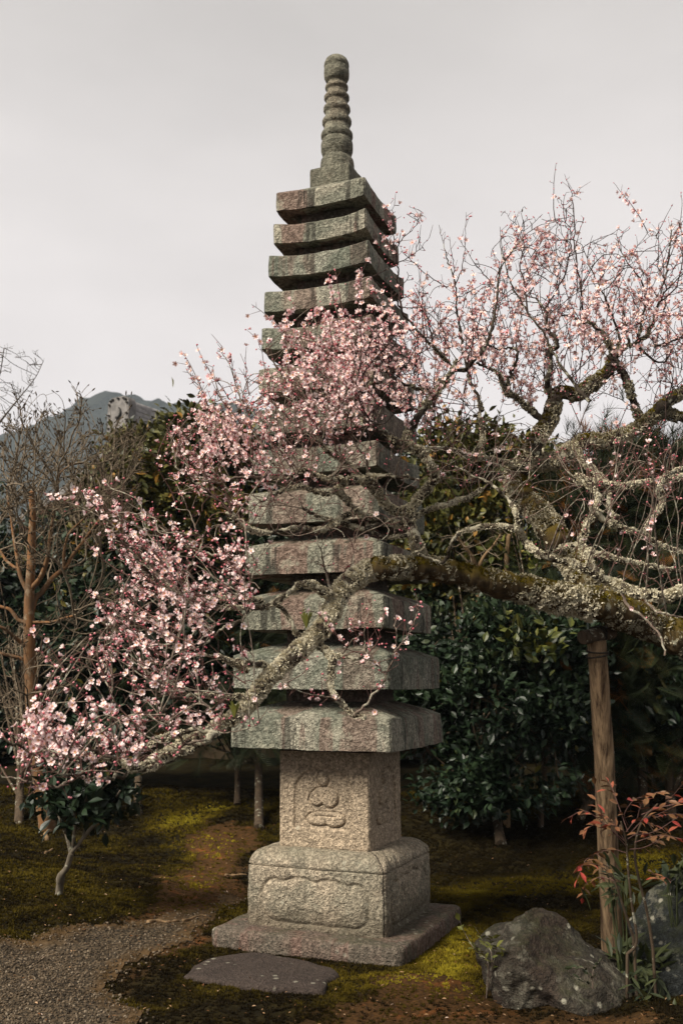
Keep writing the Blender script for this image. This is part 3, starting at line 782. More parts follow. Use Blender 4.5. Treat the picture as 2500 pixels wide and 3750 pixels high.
# garden wall at the back
def boxmesh(mb, x0, x1, y0, y1, z0, z1, mat=0, tint=.5):
    V = np.array([[x, y, z] for x in (x0, x1) for y in (y0, y1) for z in (z0, z1)])
    mb.add(V, [[0, 1, 3, 2], [4, 6, 7, 5], [0, 4, 5, 1], [2, 3, 7, 6], [0, 2, 6, 4], [1, 5, 7, 3]], mat, tint, False)
def plaster(name, c, sc=2):
    m, nt, b = newmat(name, .9, .1); v = N(nt, 'ShaderNodeTexCoord').outputs['Object']
    nt.links.new(cmix(nt, crange(nt, noise(nt, v, sc, 4, .6), .35, .65), c, tuple(x * .7 for x in c)), b.inputs['Base Color']); return m
def roof_tiles(name, c):
    m, nt, b = newmat(name, .7, .3); v = N(nt, 'ShaderNodeTexCoord').outputs['Object']
    nt.links.new(cmix(nt, crange(nt, noise(nt, v, 8, 4, .6), .35, .65), c, tuple(x * .55 for x in c)), b.inputs['Base Color']); return m
M_WALL = plaster('ochre_plaster', (.11, .08, .05)); M_WHITE = plaster('cream_plaster', (.55, .47, .34)); M_TIM = plaster('dark_timber', (.05, .022, .014), 6)
M_REDT = plaster('red_brown_timber', (.20, .065, .03), 5); M_TILE = roof_tiles('roof_tile', (.42, .40, .39)); M_TILEM = roof_tiles('ridge_end_clay', (.24, .225, .215)); M_TILED = roof_tiles('roof_tile_dark', (.15, .145, .14))
wl = thing('garden_wall', 'ochre plaster garden wall in deep shade behind the trees, with a tiled coping', 'wall', (0, 9.2, .3))
mb = MB(); boxmesh(mb, -14, 14, 9.1, 9.3, -.2, 1.9); mb.build('wall_body', M_WALL, wl, (0, 9.2, .3))
mb = MB()
for s_ in (-1, 1):
    V = [[-14, 9.2 + s_ * .32, 1.9], [14, 9.2 + s_ * .32, 1.9], [14, 9.2, 2.12], [-14, 9.2, 2.12], [-14, 9.2 + s_ * .32, 1.94], [14, 9.2 + s_ * .32, 1.94], [14, 9.2, 2.17], [-14, 9.2, 2.17]]
    mb.add(V, [[0, 1, 2, 3], [4, 5, 6, 7], [0, 1, 5, 4]], 0, .5, False)
for k in range(100):
    x = -13.9 + k * .28; tube(mb, [[x, 8.86, 1.95], [x, 9.2, 2.18]], .045, 6)
tube(mb, [[-14, 9.2, 2.2], [14, 9.2, 2.2]], .08, 8)
mb.build('coping', M_TILED, wl, (0, 9.2, .3))

# temple: gable end facing the camera, ridge-end tile, ridge running back to the right
RE = pd(280, 948, 19.0) + .62 * np.array([.5, .866, 0])                     # centre of the ridge-end tile
yaw = math.radians(-30)                     # direction of the ridge, seen from above (0 = away from camera)
rd = np.array([math.sin(-yaw), math.cos(-yaw), 0]); sd_ = np.array([rd[1], -rd[0], 0])    # ridge dir and its right-hand side
tb_ = RE.copy(); tb_[2] = .3
tp_ = thing('temple', 'temple hall with grey tiled roof and patterned ridge-end tile behind the trees at left', 'temple', tb_)
def loc(a, s, z): return RE + rd * a + sd_ * s + np.array([0, 0, z])
SP = 2.6; LN = 8.0
mb = MB()
nt2 = 14
for s_ in (-1, 1):
    prf = [(0, -.28), (.4 * SP, -1.05), (.75 * SP, -1.5), (SP, -1.72)]
    P = catmull([[q[0], 0, q[1]] for q in prf], 4); n = len(P)
    V = []; 
    for a in (-.55, LN):
        for q in P: V.append(loc(a, s_ * q[0], q[2]))
    for a in (-.55, LN):
        for q in P: V.append(loc(a, s_ * q[0], q[2] - .12))
    F = [[i, i + 1, n + i + 1, n + i] for i in range(n - 1)] + [[2 * n + i, 2 * n + i + 1, 3 * n + i + 1, 3 * n + i] for i in range(n - 1)] + [[i, i + 1, 2 * n + i + 1, 2 * n + i] for i in range(n - 1)]
    mb.add(V, F, 0, .5, False)
    for k in range(30):
        a = -.45 + k * .28; tube(mb, [loc(a, s_ * q[0], q[2] + .03) for q in P], .06, 6)
roof_o = mb.build('roof', M_TILEM, tp_, tb_)
mb = MB()
for k in range(5):
    hw = .20 - .02 * k; z = -.26 + k * .085
    V = [loc(a, s_ * hw, z + dz) for a in (-.5, LN) for s_ in (-1, 1) for dz in (0, .07)]
    mb.add(V, [[0, 1, 3, 2], [4, 6, 7, 5], [0, 4, 5, 1], [2, 3, 7, 6], [0, 2, 6, 4], [1, 5, 7, 3]], 0, .5, False)
tube(mb, [loc(-.5, 0, .2), loc(LN, 0, .2)], .09, 8)
mb.build('ridge', M_TILE, roof_o, tb_)
# ridge-end ornament: thick arched tablet with a bead border
mb = MB(); ow, oh = .25, .55; outl = []
for t in np.linspace(0, 1, 17):
    an = math.pi * t; outl.append((ow * np.sign(math.cos(an)) * abs(math.cos(an)) ** .5, .12 + .16 * math.sin(an) ** .7))
outl = [(ow * 1.05, -oh * .8)] + outl + [(-ow * 1.05, -oh * .8)]
n = len(outl); V = [loc(-.72, s, z) for s, z in outl] + [loc(-.52, s, z) for s, z in outl]
mb.add(V + [loc(-.72, 0, -.1)], [[i, (i + 1) % n, 2 * n] for i in range(n)], 0, .5, False)
mb.add(V, [[i, (i + 1) % n, n + (i + 1) % n, n + i] for i in range(n)], 0, .5, False)
orn = mb.build('ridge_end_tile', M_TILEM, tp_, tb_)
mb = MB()
M_BEAD = roof_tiles('bead_clay', (.05, .048, .045))
for q in [(ow, -.34), (ow, -.20), (ow, -.06)] + [outl[k] for k in (2, 5, 7, 9, 11, 13, 16)] + [(-ow, -.06), (-ow, -.20), (-ow, -.34)]:
    mb = MB(); scatter(mb, ico * [1, 1, .6], [(icoF, 0, True)], [loc(-.735, q[0] * .86, q[1] * .88)], np.eye(3)[None], [.034], [.5]); mb.build('bead', M_BEAD, orn, tb_)
mb = MB()
tube(mb, [loc(-.74, .07 * math.cos(a), -.02 + .10 * math.sin(a)) for a in np.linspace(-1.9, 1.2, 9)], np.linspace(.032, .012, 9), 6)
mb.build('ridge_end_relief', M_BEAD, orn, tb_)
mb = MB()
V = [loc(-.2, 0, -.35), loc(-.2, -SP * .85, -1.7), loc(-.2, SP * .85, -1.7), loc(.0, 0, -.35), loc(.0, -SP * .85, -1.7), loc(.0, SP * .85, -1.7)]
mb.add(V, [[0, 1, 2], [3, 5, 4]], 0, .5, False); mb.add(V, [[0, 1, 4, 3], [0, 3, 5, 2], [1, 2, 5, 4]], 0, .5, False)
mb.build('gable', M_REDT, tp_, tb_)
mb = MB()
for s_ in (-1, 1):
    q = catmull([loc(-.6, s_ * .1, -.42), loc(-.6, s_ * .4 * SP, -1.22), loc(-.6, s_ * .98 * SP, -1.88)], 5)
    for i in range(len(q) - 1):
        a, b_ = q[i], q[i + 1]; dn = np.array([0, 0, -.24]); bk = rd * .08
        mb.add([a, b_, b_ + dn, a + dn, a + bk, b_ + bk, b_ + dn + bk, a + dn + bk], [[0, 1, 2, 3], [4, 7, 6, 5], [0, 4, 5, 1], [3, 2, 6, 7]], 0, .5, False)
mb.build('bargeboard', M_TIM, tp_, tb_)
mb = MB()
c0 = [loc(.0, -SP * .8, -1.7), loc(.0, SP * .8, -1.7), loc(LN - .4, SP * .8, -1.7), loc(LN - .4, -SP * .8, -1.7)]
lo_ = [np.array([p[0], p[1], -.2]) for p in c0]
mb.add(c0 + lo_, [[0, 1, 5, 4], [1, 2, 6, 5], [2, 3, 7, 6], [3, 0, 4, 7], [0, 3, 2, 1]], 0, .5, False)
mb.build('wall', M_WHITE, tp_, tb_)

# ------------------------------------------------------------------ hills
def hill(name, label, pts, d, depth, seed):
    xs = np.array([p[0] for p in pts], float); ys_ = np.array([p[1] for p in pts], float)
    n = 180; uu = np.linspace(xs[0], xs[-1], n); yy = np.interp(uu, xs, ys_)
    crest = np.array([pd(u, y, d) for u, y in zip(uu, yy)])
    crest[:, 2] += fbm(crest * [1, 0, 0] + seed, .05, 2, seed) * .6 + fbm(crest * [1, 0, 0] + seed, .35, 3, seed) * .022 * d / 4
    rows = []; m_ = 40
    for k in range(-m_, m_ + 1):
        t = k / m_; r_ = crest.copy(); r_[:, 1] += t * depth; 
        hh = np.cos(t * math.pi / 2) ** 1.2
        r_[:, 2] = -1 + (crest[:, 2] + 1) * hh + fbm(r_, .12, 4, seed) * d * .006 * min(1, 3 * abs(t))
        rows.append(r_)
    mb = MB(); V = np.concatenate(rows); mb.add(V, grid_faces(n, 2 * m_ + 1)); o = mb.build(name, M_HILL); tag(o, label, kind='structure')
m, nt_, b = newmat('hill_forest', .95, .05); M_HILL = m
v = N(nt_, 'ShaderNodeTexCoord').outputs['Object']
n1 = noise(nt_, v, .35, 5, .7)
nt_.links.new(cmix(nt_, crange(nt_, n1, .35, .65), (.018, .025, .022), (.045, .05, .04)), b.inputs['Base Color']); bump(nt_, b, n1, 1., 2.)
hill('hills', 'wooded hill fading in the haze at the left', [(-900, 1130), (-300, 1040), (0, 1035), (120, 992), (195, 955), (240, 930), (290, 914), (335, 926), (400, 942), (480, 945), (560, 940), (700, 1000), (900, 1090)], 640, 240, 3)
hill('hills', 'low wooded hill in the haze at the right', [(700, 1200), (1000, 1150), (1200, 1110), (1400, 1085), (1500, 1072), (1600, 1065), (1900, 1040), (2400, 1150)], 560, 200, 6)
#@@PART2
# ------------------------------------------------------------------ wooden post carrying the limb
def log(mb, P, R, sides=18, seed=0, amp=.09):
    P = catmull(P, 14); R = np.interp(np.linspace(0, 1, len(P)), np.linspace(0, 1, len(np.atleast_1d(R))), np.atleast_1d(R))
    n = len(P); T = np.gradient(P, axis=0); T /= np.linalg.norm(T, axis=1, keepdims=True)
    x = np.cross([0.2, 1, .1], T); x /= np.linalg.norm(x, axis=1, keepdims=True); y = np.cross(T, x)
    a = np.arange(sides) / sides * 6.2832
    r = R[:, None] * (1 + amp * vnoise(np.stack(np.broadcast_arrays(np.cos(a)[None] * 2.2, np.sin(a)[None] * 2.2, np.arange(n)[:, None] * .09), -1), 1, seed)
                      + .05 * vnoise(np.stack(np.broadcast_arrays(np.cos(a)[None] * 6, np.sin(a)[None] * 6, np.arange(n)[:, None] * .3), -1), 1, seed + 3))
    V = P[:, None] + r[..., None] * (np.cos(a)[None, :, None] * x[:, None] + np.sin(a)[None, :, None] * y[:, None])
    V = V.reshape(-1, 3); i = np.arange(n - 1)[:, None] * sides; j = np.arange(sides)[None]; j2 = (j + 1) % sides
    mb.add(V, np.stack([i + j, i + j2, i + sides + j2, i + sides + j], -1).reshape(-1, 4))
    for r0 in (0, n - 1):
        Q = V[r0 * sides:(r0 + 1) * sides]; mb.add(np.vstack([Q, Q.mean(0)]), [[k, (k + 1) % sides, sides] for k in range(sides)], 0, .5, False)
PB = gp(1409, 2205); DP = float(toimg(PB)[0, 2])
post = thing('wooden_post', 'weathered peeled log post with a short crosspiece holding up the mossy limb', 'post', PB)
mb = MB(); ptop = pd(1369, 1470, DP - .02)
log(mb, [PB - [0, 0, .05], PB * .66 + ptop * .34, PB * .33 + ptop * .67 + [.006, 0, 0], ptop], [.058, .053, .052, .050], seed=2); mb.build('post_shaft', M_POST, post, PB)
mb = MB(); ca, cb = pd(1337, 1464, DP - .08), pd(1404, 1452, DP + .06); log(mb, [ca, (ca + cb) / 2, cb], [.036, .040, .038], seed=5); mb.build('crosspiece', M_DARKBARK, post, PB)
mb = MB()
for k in range(3):
    c = pd(1366 + k * 5, 1459 - k, DP - .0); ax = (cb - ca) / np.linalg.norm(cb - ca)
    u_ = np.cross(ax, [0, 0, 1]); u_ /= np.linalg.norm(u_); v_ = np.cross(ax, u_)
    tube(mb, [c + .044 * (math.cos(a) * u_ + math.sin(a) * v_) + ax * .01 * math.sin(a + k) for a in np.linspace(0, 6.3, 20)], .0055, 5)
for k in range(2):
    c = ptop - [0, 0, .06 + .025 * k]
    tube(mb, [c + np.array([.056 * math.cos(a), .056 * math.sin(a), .012 * math.sin(a * 1 + k)]) for a in np.linspace(0, 6.3, 20)], .005, 5)
mb.build('rope_tie', M_ROPE, post, PB)

# ------------------------------------------------------------------ rocks and stepping stone
import bmesh
def rock(name, label, pts, mat, seed, amp=.05, cat='rock', origin=None, sub=5, smooth=.16):
    bm = bmesh.new()
    for p in pts: bm.verts.new(p)
    r = bmesh.ops.convex_hull(bm, input=bm.verts)
    bmesh.ops.delete(bm, geom=[g for g in r['geom_interior'] if isinstance(g, bmesh.types.BMVert)], context='VERTS')
    bmesh.ops.triangulate(bm, faces=bm.faces[:])
    for k in range(sub):
        es = [e for e in bm.edges if e.calc_length() > .02]
        bmesh.ops.subdivide_edges(bm, edges=es, cuts=1, use_grid_fill=True)
        bmesh.ops.triangulate(bm, faces=bm.faces[:])
        if k < 3: bmesh.ops.smooth_vert(bm, verts=bm.verts, factor=smooth, use_axis_x=True, use_axis_y=True, use_axis_z=True)
    bm.normal_update()
    V = np.array([v.co[:] for v in bm.verts]); Nn = np.array([v.normal[:] for v in bm.verts])
    d = fbm(V, 3.2, 3, seed) * amp + (np.abs(fbm(V, 6, 4, seed + 3)) - .2) * amp * 1.2 + fbm(V, 30, 2, seed + 5) * amp * .16
    V = V + Nn * d[:, None]
    F = [[v.index for v in f.verts] for f in bm.faces] if (bm.verts.index_update() or True) else 0
    bm.free(); o = origin if origin is not None else np.array([*V[:, :2].mean(0), V[:, 2].min()])
    mb = MB(); mb.add(V, F, 0, .5, True); ob = mb.build(name, mat, None, o); tag(ob, label, cat); return ob
def gz(p, dz=-.06): return np.array([p[0], p[1], float(H(p[0], p[1])) + dz])
rp = []
for q in [(1150, 2240, 4.75), (1235, 2268, 4.65), (1330, 2318, 4.6), (1440, 2325, 4.65), (1480, 2295, 4.85), (1110, 2190, 4.95), (1090, 2172, 5.05),
          (1160, 2128, 5.0), (1200, 2092, 5.05), (1245, 2064, 5.1), (1295, 2128, 5.05), (1350, 2172, 5.05), (1420, 2225, 5.0), (1500, 2285, 4.95), (1210, 2160, 4.8), (1180, 2200, 4.75)]:
    rp.append(pd(*q))
for q in [(1110, 2190, 5.3), (1250, 2120, 5.5), (1400, 2230, 5.35), (1150, 2240, 4.8), (1440, 2325, 4.65)]:
    rp.append(gz(pd(*q), -.1))
rock('rock', 'jagged brown rock with white lichen spots at the foot of the wooden post', rp, M_ROCK, 4, .06)
rp = [pd(*q) for q in [(1445, 2110, 5.3), (1475, 2045, 5.4), (1530, 1998, 5.5), (1600, 1965, 5.5), (1720, 1990, 5.4), (1470, 2215, 5.1), (1520, 2330, 4.8), (1600, 2400, 4.7), (1750, 2420, 4.8), (1560, 2200, 4.95), (1800, 2200, 5.3)]]
rp += [gz(pd(*q), -.1) for q in [(1450, 2200, 5.9), (1750, 2200, 6.1), (1500, 2380, 4.9), (1750, 2400, 4.9)]]
rock('rock', 'dark blue grey boulder with white specks at the lower right corner, behind the red leaves', rp, M_ROCK2, 8, .05)
mb = MB(); sp_ = np.array(step_poly); c = sp_.mean(0); n = 96
ang_ = []; P = catmull(np.vstack([sp_, sp_[:1]])[:, [0, 1, 1]] * [1, 1, 0], 8)[:-1, :2]
rr_ = []
for t, z in [(1.03, -.05), (1.01, -.005), (1.0, .006), (.985, .013), (.96, .017), (.8, .019), (.6, .020), (.4, .021), (.2, .021), (.02, .021)]:
    q = c + (P - c) * t; q = q + .012 * fbm(np.c_[q, q[:, 0] * 0] + 3, 9, 3, 2)[:, None] * (t > .9)
    rr_.append(np.c_[q, np.full(len(q), float(H(*c)) + z) + .008 * fbm(np.c_[q, q[:, 0] * 0], 7, 3, 7)])
V = np.concatenate(rr_); n = len(P); i = np.arange(len(rr_) - 1)[:, None] * n; j = np.arange(n)[None]; j2 = (j + 1) % n
mb.add(V, np.stack([i + j, i + j2, i + n + j2, i + n + j], -1).reshape(-1, 4))
tag(mb.build('stepping_stone', M_STEP, None, (c[0], c[1], 0)), 'flat dark stepping stone in the moss in front of the pagoda plinth', 'stone')

# roots and litter
for k, (pts, lab, r) in enumerate([
    ([(845, 1385, 5), (900, 1374, 5), (960, 1382, 5), (1000, 1378, 5), (1050, 1372, 5)], 'pale exposed root on the brown earth beside the gravel path', .013),
    ([(1040, 1376, 5), (1100, 1360, 5), (1150, 1342, 5), (1190, 1345, 5)], 'pale forked root end near the left corner of the plinth', .011),
    ([(1290, 1106, 5), (1330, 1110, 5), (1370, 1106, 5), (1420, 1104, 5)], 'short pale root running to the left side of the pedestal', .010),
    ([(270, 905, 5), (262, 880, 5), (275, 862, 5), (305, 856, 5)], 'curled pale root in the moss beside the orange trunk', .02),
    ([(255, 985, 5), (290, 972, 5), (305, 955, 5)], 'small pale root in the moss on the left mound', .014)]):
    P = [gp(p[0], p[1], 5) for p in pts]; P = catmull(P, 5); P[:, 2] += r * .5; P[0, 2] -= r * 1.4; P[-1, 2] -= r * 1.4
    mb = MB(); tube(mb, P, r * (1 + .25 * np.sin(np.arange(len(P)) * 1.3)) * np.linspace(1, .6, len(P)), 7, rough=.3)
    tag(mb.build('tree_root', M_ROOT, None, P[len(P) // 2]), lab, 'root')
G = sample_view(5200, RNG); g, e_, br = gmask(G[:, 0], G[:, 1]); n = len(G)
G = G[(G[:, 2] < .6) & (RNG.random(n) < np.where(e_ > 0, .9, .22))]; n = len(G); mb = MB(); G[:, 2] += .014
scatter(mb, LEAF * [.7, 1, 1], LEAFF, G, basis(np.c_[RNG.normal(0, 1, (n, 2)), RNG.normal(0, .12, n)], RNG.normal(0, .4, n)), RNG.uniform(.008, .026, n), RNG.random(n) ** 2 * .95)
tag(mb.build('leaf_litter', M_LITTER), 'tiny fallen leaves and petals on the moss and bare earth', 'leaf litter', kind='stuff')

# ------------------------------------------------------------------ small plants
def sprig(mb, mbs, P, n, size, rng, tint=(.2, .8), droop=.0, template=LEAF, r0=.004):
    """leaves along a stem polyline"""
    P = catmull(P, 6); tube(mbs, P, np.linspace(r0, .0012, len(P)), 5)
    t = np.linspace(.25, 1, n); idx = (t * (len(P) - 1)).astype(int); pos = P[idx]
    T = np.gradient(P, axis=0)[idx]; T /= np.linalg.norm(T, axis=1, keepdims=True) + 1e-9
    side = np.cross(T, [0, 0, 1.]); side /= np.linalg.norm(side, axis=1, keepdims=True) + 1e-9
    sgn = np.where(np.arange(n) % 2, 1, -1)[:, None]
    d = T * .7 + side * sgn * rng.uniform(.5, 1.1, (n, 1)) + rng.normal(0, .25, (n, 3)) - [0, 0, droop]; d[-1] = T[-1] - [0, 0, droop * .5]
    scatter(mb, template, LEAFF, pos, basis(d, rng.normal(0, .5, n)), size * rng.uniform(.7, 1.15, n), rng.uniform(*tint, n))
NLEAF = LEAF * [.72, 1.3, 1]
rng = np.random.default_rng(5)
# small camellia with curved pale trunk, front left
cb_ = gp(135, 2055); dC = float(toimg(cb_)[0, 2])
ct_ = thing('camellia_tree', 'small camellia with curved pale trunk and glossy leaves on the left moss mound', 'tree', cb_)
mb = MB(); tr_ = catmull([cb_ - [0, 0, .04]] + [pd(x, y, dC - k * .02, 5) for k, (x, y) in enumerate([(345, 1170), (352, 1110), (385, 1060), (410, 980)])], 6)
tube(mb, tr_, np.interp(np.linspace(0, 1, len(tr_)), [0, .3, .42, .6, 1], [.026, .021, .026, .019, .015]), 12, rough=.2); mb.build('trunk', M_PALEBARK, ct_, cb_)
brs = [[(410, 980), (450, 930), (485, 870), (495, 760), (500, 650), (490, 560)], [(410, 985), (395, 920), (375, 860), (350, 800), (320, 720)], [(425, 960), (425, 880), (430, 800), (420, 700), (400, 600)],
       [(480, 890), (530, 830), (600, 770), (650, 690), (690, 620)], [(490, 720), (560, 640), (620, 580)], [(375, 850), (330, 740), (290, 690)], [(430, 760), (390, 560), (380, 400), (350, 300)], [(495, 700), (520, 480), (560, 340)]]
C_ = []
for k, b_ in enumerate(brs):
    mb = MB(); P = catmull([pd(x, y, dC - .05 + .05 * ((k * 7 + i) % 5 - 2) * i * .6, 5) for i, (x, y) in enumerate(b_)], 5)
    tube(mb, P, np.linspace(.014, .004, len(P)), 7, rough=.2); mb.build('branch', M_PALEBARK, ct_, cb_)
mb = MB()
crown(mb, [lp(x, y, dC + dz, rx, ry, k=5) for x, y, rx, ry, dz in [(300, 650, 60, 60, -.1), (390, 640, 90, 80, 0), (480, 600, 80, 70, -.1), (600, 640, 90, 70, .1), (690, 640, 60, 60, 0), (350, 750, 70, 50, 0), (450, 720, 70, 60, -.2), (570, 720, 70, 45, 0), (400, 440, 190, 110, .15), (300, 350, 130, 100, .2), (560, 330, 130, 90, .2), (500, 500, 130, 60, 0), (700, 570, 50, 60, 0)]],
      1700, .085, rng, special=.02, clump=7, toplight=.3, inner=.3)
mb.build('crown', M_CAM, ct_, cb_)

# nandina with red leaves in front of the post
nb = gp(1400, 2170); dN = 4.75
nan = thing('nandina_shrub', 'slender nandina shrub with coppery red leaves in front of the wooden post', 'shrub', nb)
mb = MB(); mbl = MB()
stems = [[(1235, 1410), (1300, 1330), (1270, 1100), (1250, 900), (1240, 760), (1210, 640)], [(1400, 1420), (1360, 1160), (1310, 960), (1290, 800), (1330, 640), (1420, 540)], [(1290, 1330), (1240, 1180), (1180, 1000), (1130, 880)]]
sp_pts = []
for k, s in enumerate(stems):
    P = catmull([pd(x, y, dN + .05 * k, 8) for x, y in s], 6); P[0] = gz(P[0], -.02); tube(mb, P, np.linspace(.008, .004, len(P)), 6); 
mb.build('stem', M_DARKBARK, nan, nb)
mb = MB()
fr = [((1240, 760), (1100, 640), (1000, 580), (905, 620)), ((1240, 780), (1150, 680), (1080, 560), (1060, 430)), ((1250, 700), (1200, 560), (1160, 450), (1140, 410)), ((1240, 820), (1160, 800), (1080, 820), (1050, 840)),
      ((1180, 980), (1100, 900), (1020, 880), (980, 900)), ((1170, 980), (1090, 960), (1010, 1000), (990, 1080)), ((1270, 700), (1350, 620), (1420, 600), (1500, 560)), ((1280, 720), (1400, 700), (1500, 640), (1560, 600)),
      ((1300, 640), (1330, 540), (1400, 480), (1440, 470)), ((1330, 600), (1430, 560), (1500, 500), (1560, 430)), ((1260, 800), (1340, 790), (1420, 750), (1480, 700)), ((1240, 760), (1200, 700), (1160, 640), (1100, 600)),
      ((1290, 760), (1380, 730), (1450, 720), (1560, 740)), ((1230, 700), (1150, 660), (1060, 660), (1000, 690)), ((1500, 980), (1460, 960), (1430, 970), (1400, 940)), ((1400, 620), (1480, 600), (1560, 600), (1620, 620)), ((1250, 660), (1230, 600), (1280, 520), (1330, 500)), ((1420, 560), (1520, 540), (1600, 500), (1650, 480)),
      ((1250, 740), (1320, 700), (1370, 720), (1420, 780)), ((1240, 700), (1290, 640), (1340, 640), (1400, 660)), ((1130, 900), (1060, 860), (1010, 860), (960, 970))]
for f_ in fr:
    dd = dN + rng.uniform(-.25, .25); P = [pd(x, y, dN + (dd - dN) * i / 2, 8) for i, (x, y) in enumerate(f_)]
    sprig(mbl, mb, P, 10, .058, rng, (.45, .92), .35, LEAF * [.85, 1, 1], .0025)
mb.build('twig', M_SHOOT, nan, nb); mbl.build('leaves', M_NAN, nan, nb)

# young sapling between plinth and rock, second sprout on the rock, bamboo grass
sb_ = gz(pd(1115, 2225, 4.9), 0)
sap = thing('sapling', 'young light green sapling between the plinth and the lichened rock', 'sapling', sb_)
mb = MB(); mbl = MB()
for s in [[(500, 1500), (440, 1430), (370, 1370), (320, 1290), (285, 1210)], [(500, 1500), (470, 1420), (430, 1340), (380, 1260)], [(500, 1500), (490, 1400), (500, 1360), (540, 1385)], [(500, 1510), (450, 1460), (400, 1400), (360, 1330)], [(500, 1510), (490, 1440), (460, 1330), (480, 1310)]]:
    P = [pd(x, y, 4.8 + rng.uniform(-.05, .05), 8) for x, y in s]; P[0] = sb_; sprig(mbl, mb, P, 12, .045, rng, (.3, .8), 0, LEAF * [1.1, 1, 1], .003)
mb.build('stem', M_TWIG, sap, sb_); mbl.build('leaves', M_SAP, sap, sb_)
sb_ = pd(1050, 1600, 4.6, 8)
sap = thing('sapling', 'small dull green sprout growing over the front face of the jagged brown rock', 'sapling', sb_)
mb = MB(); mbl = MB()
for s in [[(1050, 1600), (1030, 1520), (990, 1480), (930, 1480)], [(1050, 1600), (1050, 1500), (1080, 1450)], [(1050, 1600), (1000, 1560), (970, 1540)]]:
    P = [pd(x, y, 4.55, 8) for x, y in s]; sprig(mbl, mb, P, 7, .04, rng, (.1, .5), 0, LEAF * [1, 1, 1], .002)
mb.build('stem', M_TWIG, sap, sb_); mbl.build('leaves', M_BAM, sap, sb_)
for (x, y, d, n_, sz, lab) in [(1300, 1470, 4.95, 90, .13, 'dark bamboo grass clump between the post and the dark boulder'), (1190, 1010, 5.0, 55, .10, 'tuft of dark narrow leaves against the foot half of the wooden post'),
                               (1540, 960, 5.2, 50, .12, 'dark narrow leaved tuft on top of the dark boulder at the right edge'), (1360, 1640, 4.7, 50, .08, 'low dark grass tuft at the right end of the jagged rock')]:
    c = pd(x, y, d, 8); o_ = thing('bamboo_grass', lab, 'grass clump', gz(c, 0)); mb = MB(); mbs = MB()
    pos = c + rng.normal(0, .055, (n_, 3)) * [1.2, 1, .9]
    scatter(mb, NLEAF * [.75, .4, 1], LEAFF, pos, basis(rng.normal(0, 1, (n_, 3)) + [0, 0, .1], rng.normal(0, .6, n_)), sz * rng.uniform(.6, 1.2, n_), rng.uniform(0, .8, n_))
    mb.build('leaves', M_BAM, o_, gz(c, 0))
    for k in range(7): tube(mbs, catmull([gz(c + rng.normal(0, .03, 3), -.01), c + rng.normal(0, .03, 3) - [0, 0, .05], c + rng.normal(0, .05, 3)], 4), .003, 4)
    mbs.build('stems', M_BAM, o_, gz(c, 0))

# ------------------------------------------------------------------ branching by space colonisation
def colonise(nodes, par, attr, step=.035, di=.45, dk=.06, iters=90, bias=(0, 0, 0), jit=.25, rng=None, limit=20000, inertia=.45):
    nodes = [np.array(n) for n in nodes]; par = list(par); N_ = np.array(nodes)
    A = np.array(attr); best = np.full(len(A), 1e9); bi = np.zeros(len(A), int)
    for s in range(0, len(N_), 400):
        D = np.linalg.norm(A[:, None] - N_[None, s:s + 400], axis=2); j = D.argmin(1); dm = D[np.arange(len(A)), j]
        u = dm < best; best[u] = dm[u]; bi[u] = j[u] + s
    alive = np.ones(len(A), bool); bias = np.array(bias, float); reached = []
    for it in range(iters):
        act = alive & (best < di * (1 + it * .03))
        if not act.any(): break
        dvec = {}
        ids = np.nonzero(act)[0]; src = bi[ids]
        dirs = A[ids] - np.array(nodes)[src]; dirs /= np.linalg.norm(dirs, axis=1, keepdims=True) + 1e-9
        us, inv = np.unique(src, return_inverse=True); acc = np.zeros((len(us), 3)); np.add.at(acc, inv.reshape(-1), dirs)
        acc /= np.linalg.norm(acc, axis=1, keepdims=True) + 1e-9
        acc += bias + rng.normal(0, jit, acc.shape); acc /= np.linalg.norm(acc, axis=1, keepdims=True) + 1e-9
        base = np.array(nodes)[us]; prv = np.array([nodes[par[u]] if par[u] >= 0 else nodes[u] - acc[k] * step for k, u in enumerate(us)])
        old = base - prv; old /= np.linalg.norm(old, axis=1, keepdims=True) + 1e-9
        acc = acc + old * inertia; acc /= np.linalg.norm(acc, axis=1, keepdims=True) + 1e-9
        new = base + acc * step; k0 = len(nodes); nodes += list(new); par += list(us)
        D = np.linalg.norm(A[:, None] - new[None], axis=2); j = D.argmin(1); dm = D[np.arange(len(A)), j]
        u = (dm < best) & alive; best[u] = dm[u]; bi[u] = j[u] + k0
        alive &= best > dk
        if len(nodes) > limit: break
    return np.array(nodes), np.array(par), bi
def chains(nodes, par, fixed_n, tip_r=.0011, pw_=2.3, rmax=.012, nfix=None):
    n = len(nodes); kids = [[] for _ in range(n)]
    for i in range(n):
        if par[i] >= 0 and i >= fixed_n: kids[par[i]].append(i)
    r = np.zeros(n)
    order = range(n - 1, fixed_n - 1, -1)
    acc = np.zeros(n); ln = np.zeros(n)
    for i in order:
        if not kids[i]: acc[i] = tip_r ** pw_
        r[i] = min(acc[i] ** (1 / pw_), rmax); p = par[i]
        acc[p] += acc[i] + (tip_r * .33) ** pw_
    out = []
    starts = [i for i in range(fixed_n, n) if par[i] < fixed_n]
    st = starts[:]
    while st:
        i = st.pop(); ch = [par[i]] if par[i] >= 0 else []; ch.append(i)
        while kids[i]:
            ks = sorted(kids[i], key=lambda k: -r[k]); st += ks[1:]; i = ks[0]; ch.append(i)
        out.append(ch)
    return out, r, kids

# ------------------------------------------------------------------ plum tree: limbs traced from the photograph, each at its own distance
# (zoom key, points, start distance, end distance, start radius, end radius)
LIMBS = []
def limb(k, pts, d0, d1, r0, r1, snap=True, part='branch', sides=9): LIMBS.append((k, pts, d0, d1, r0, r1, snap, part, sides))
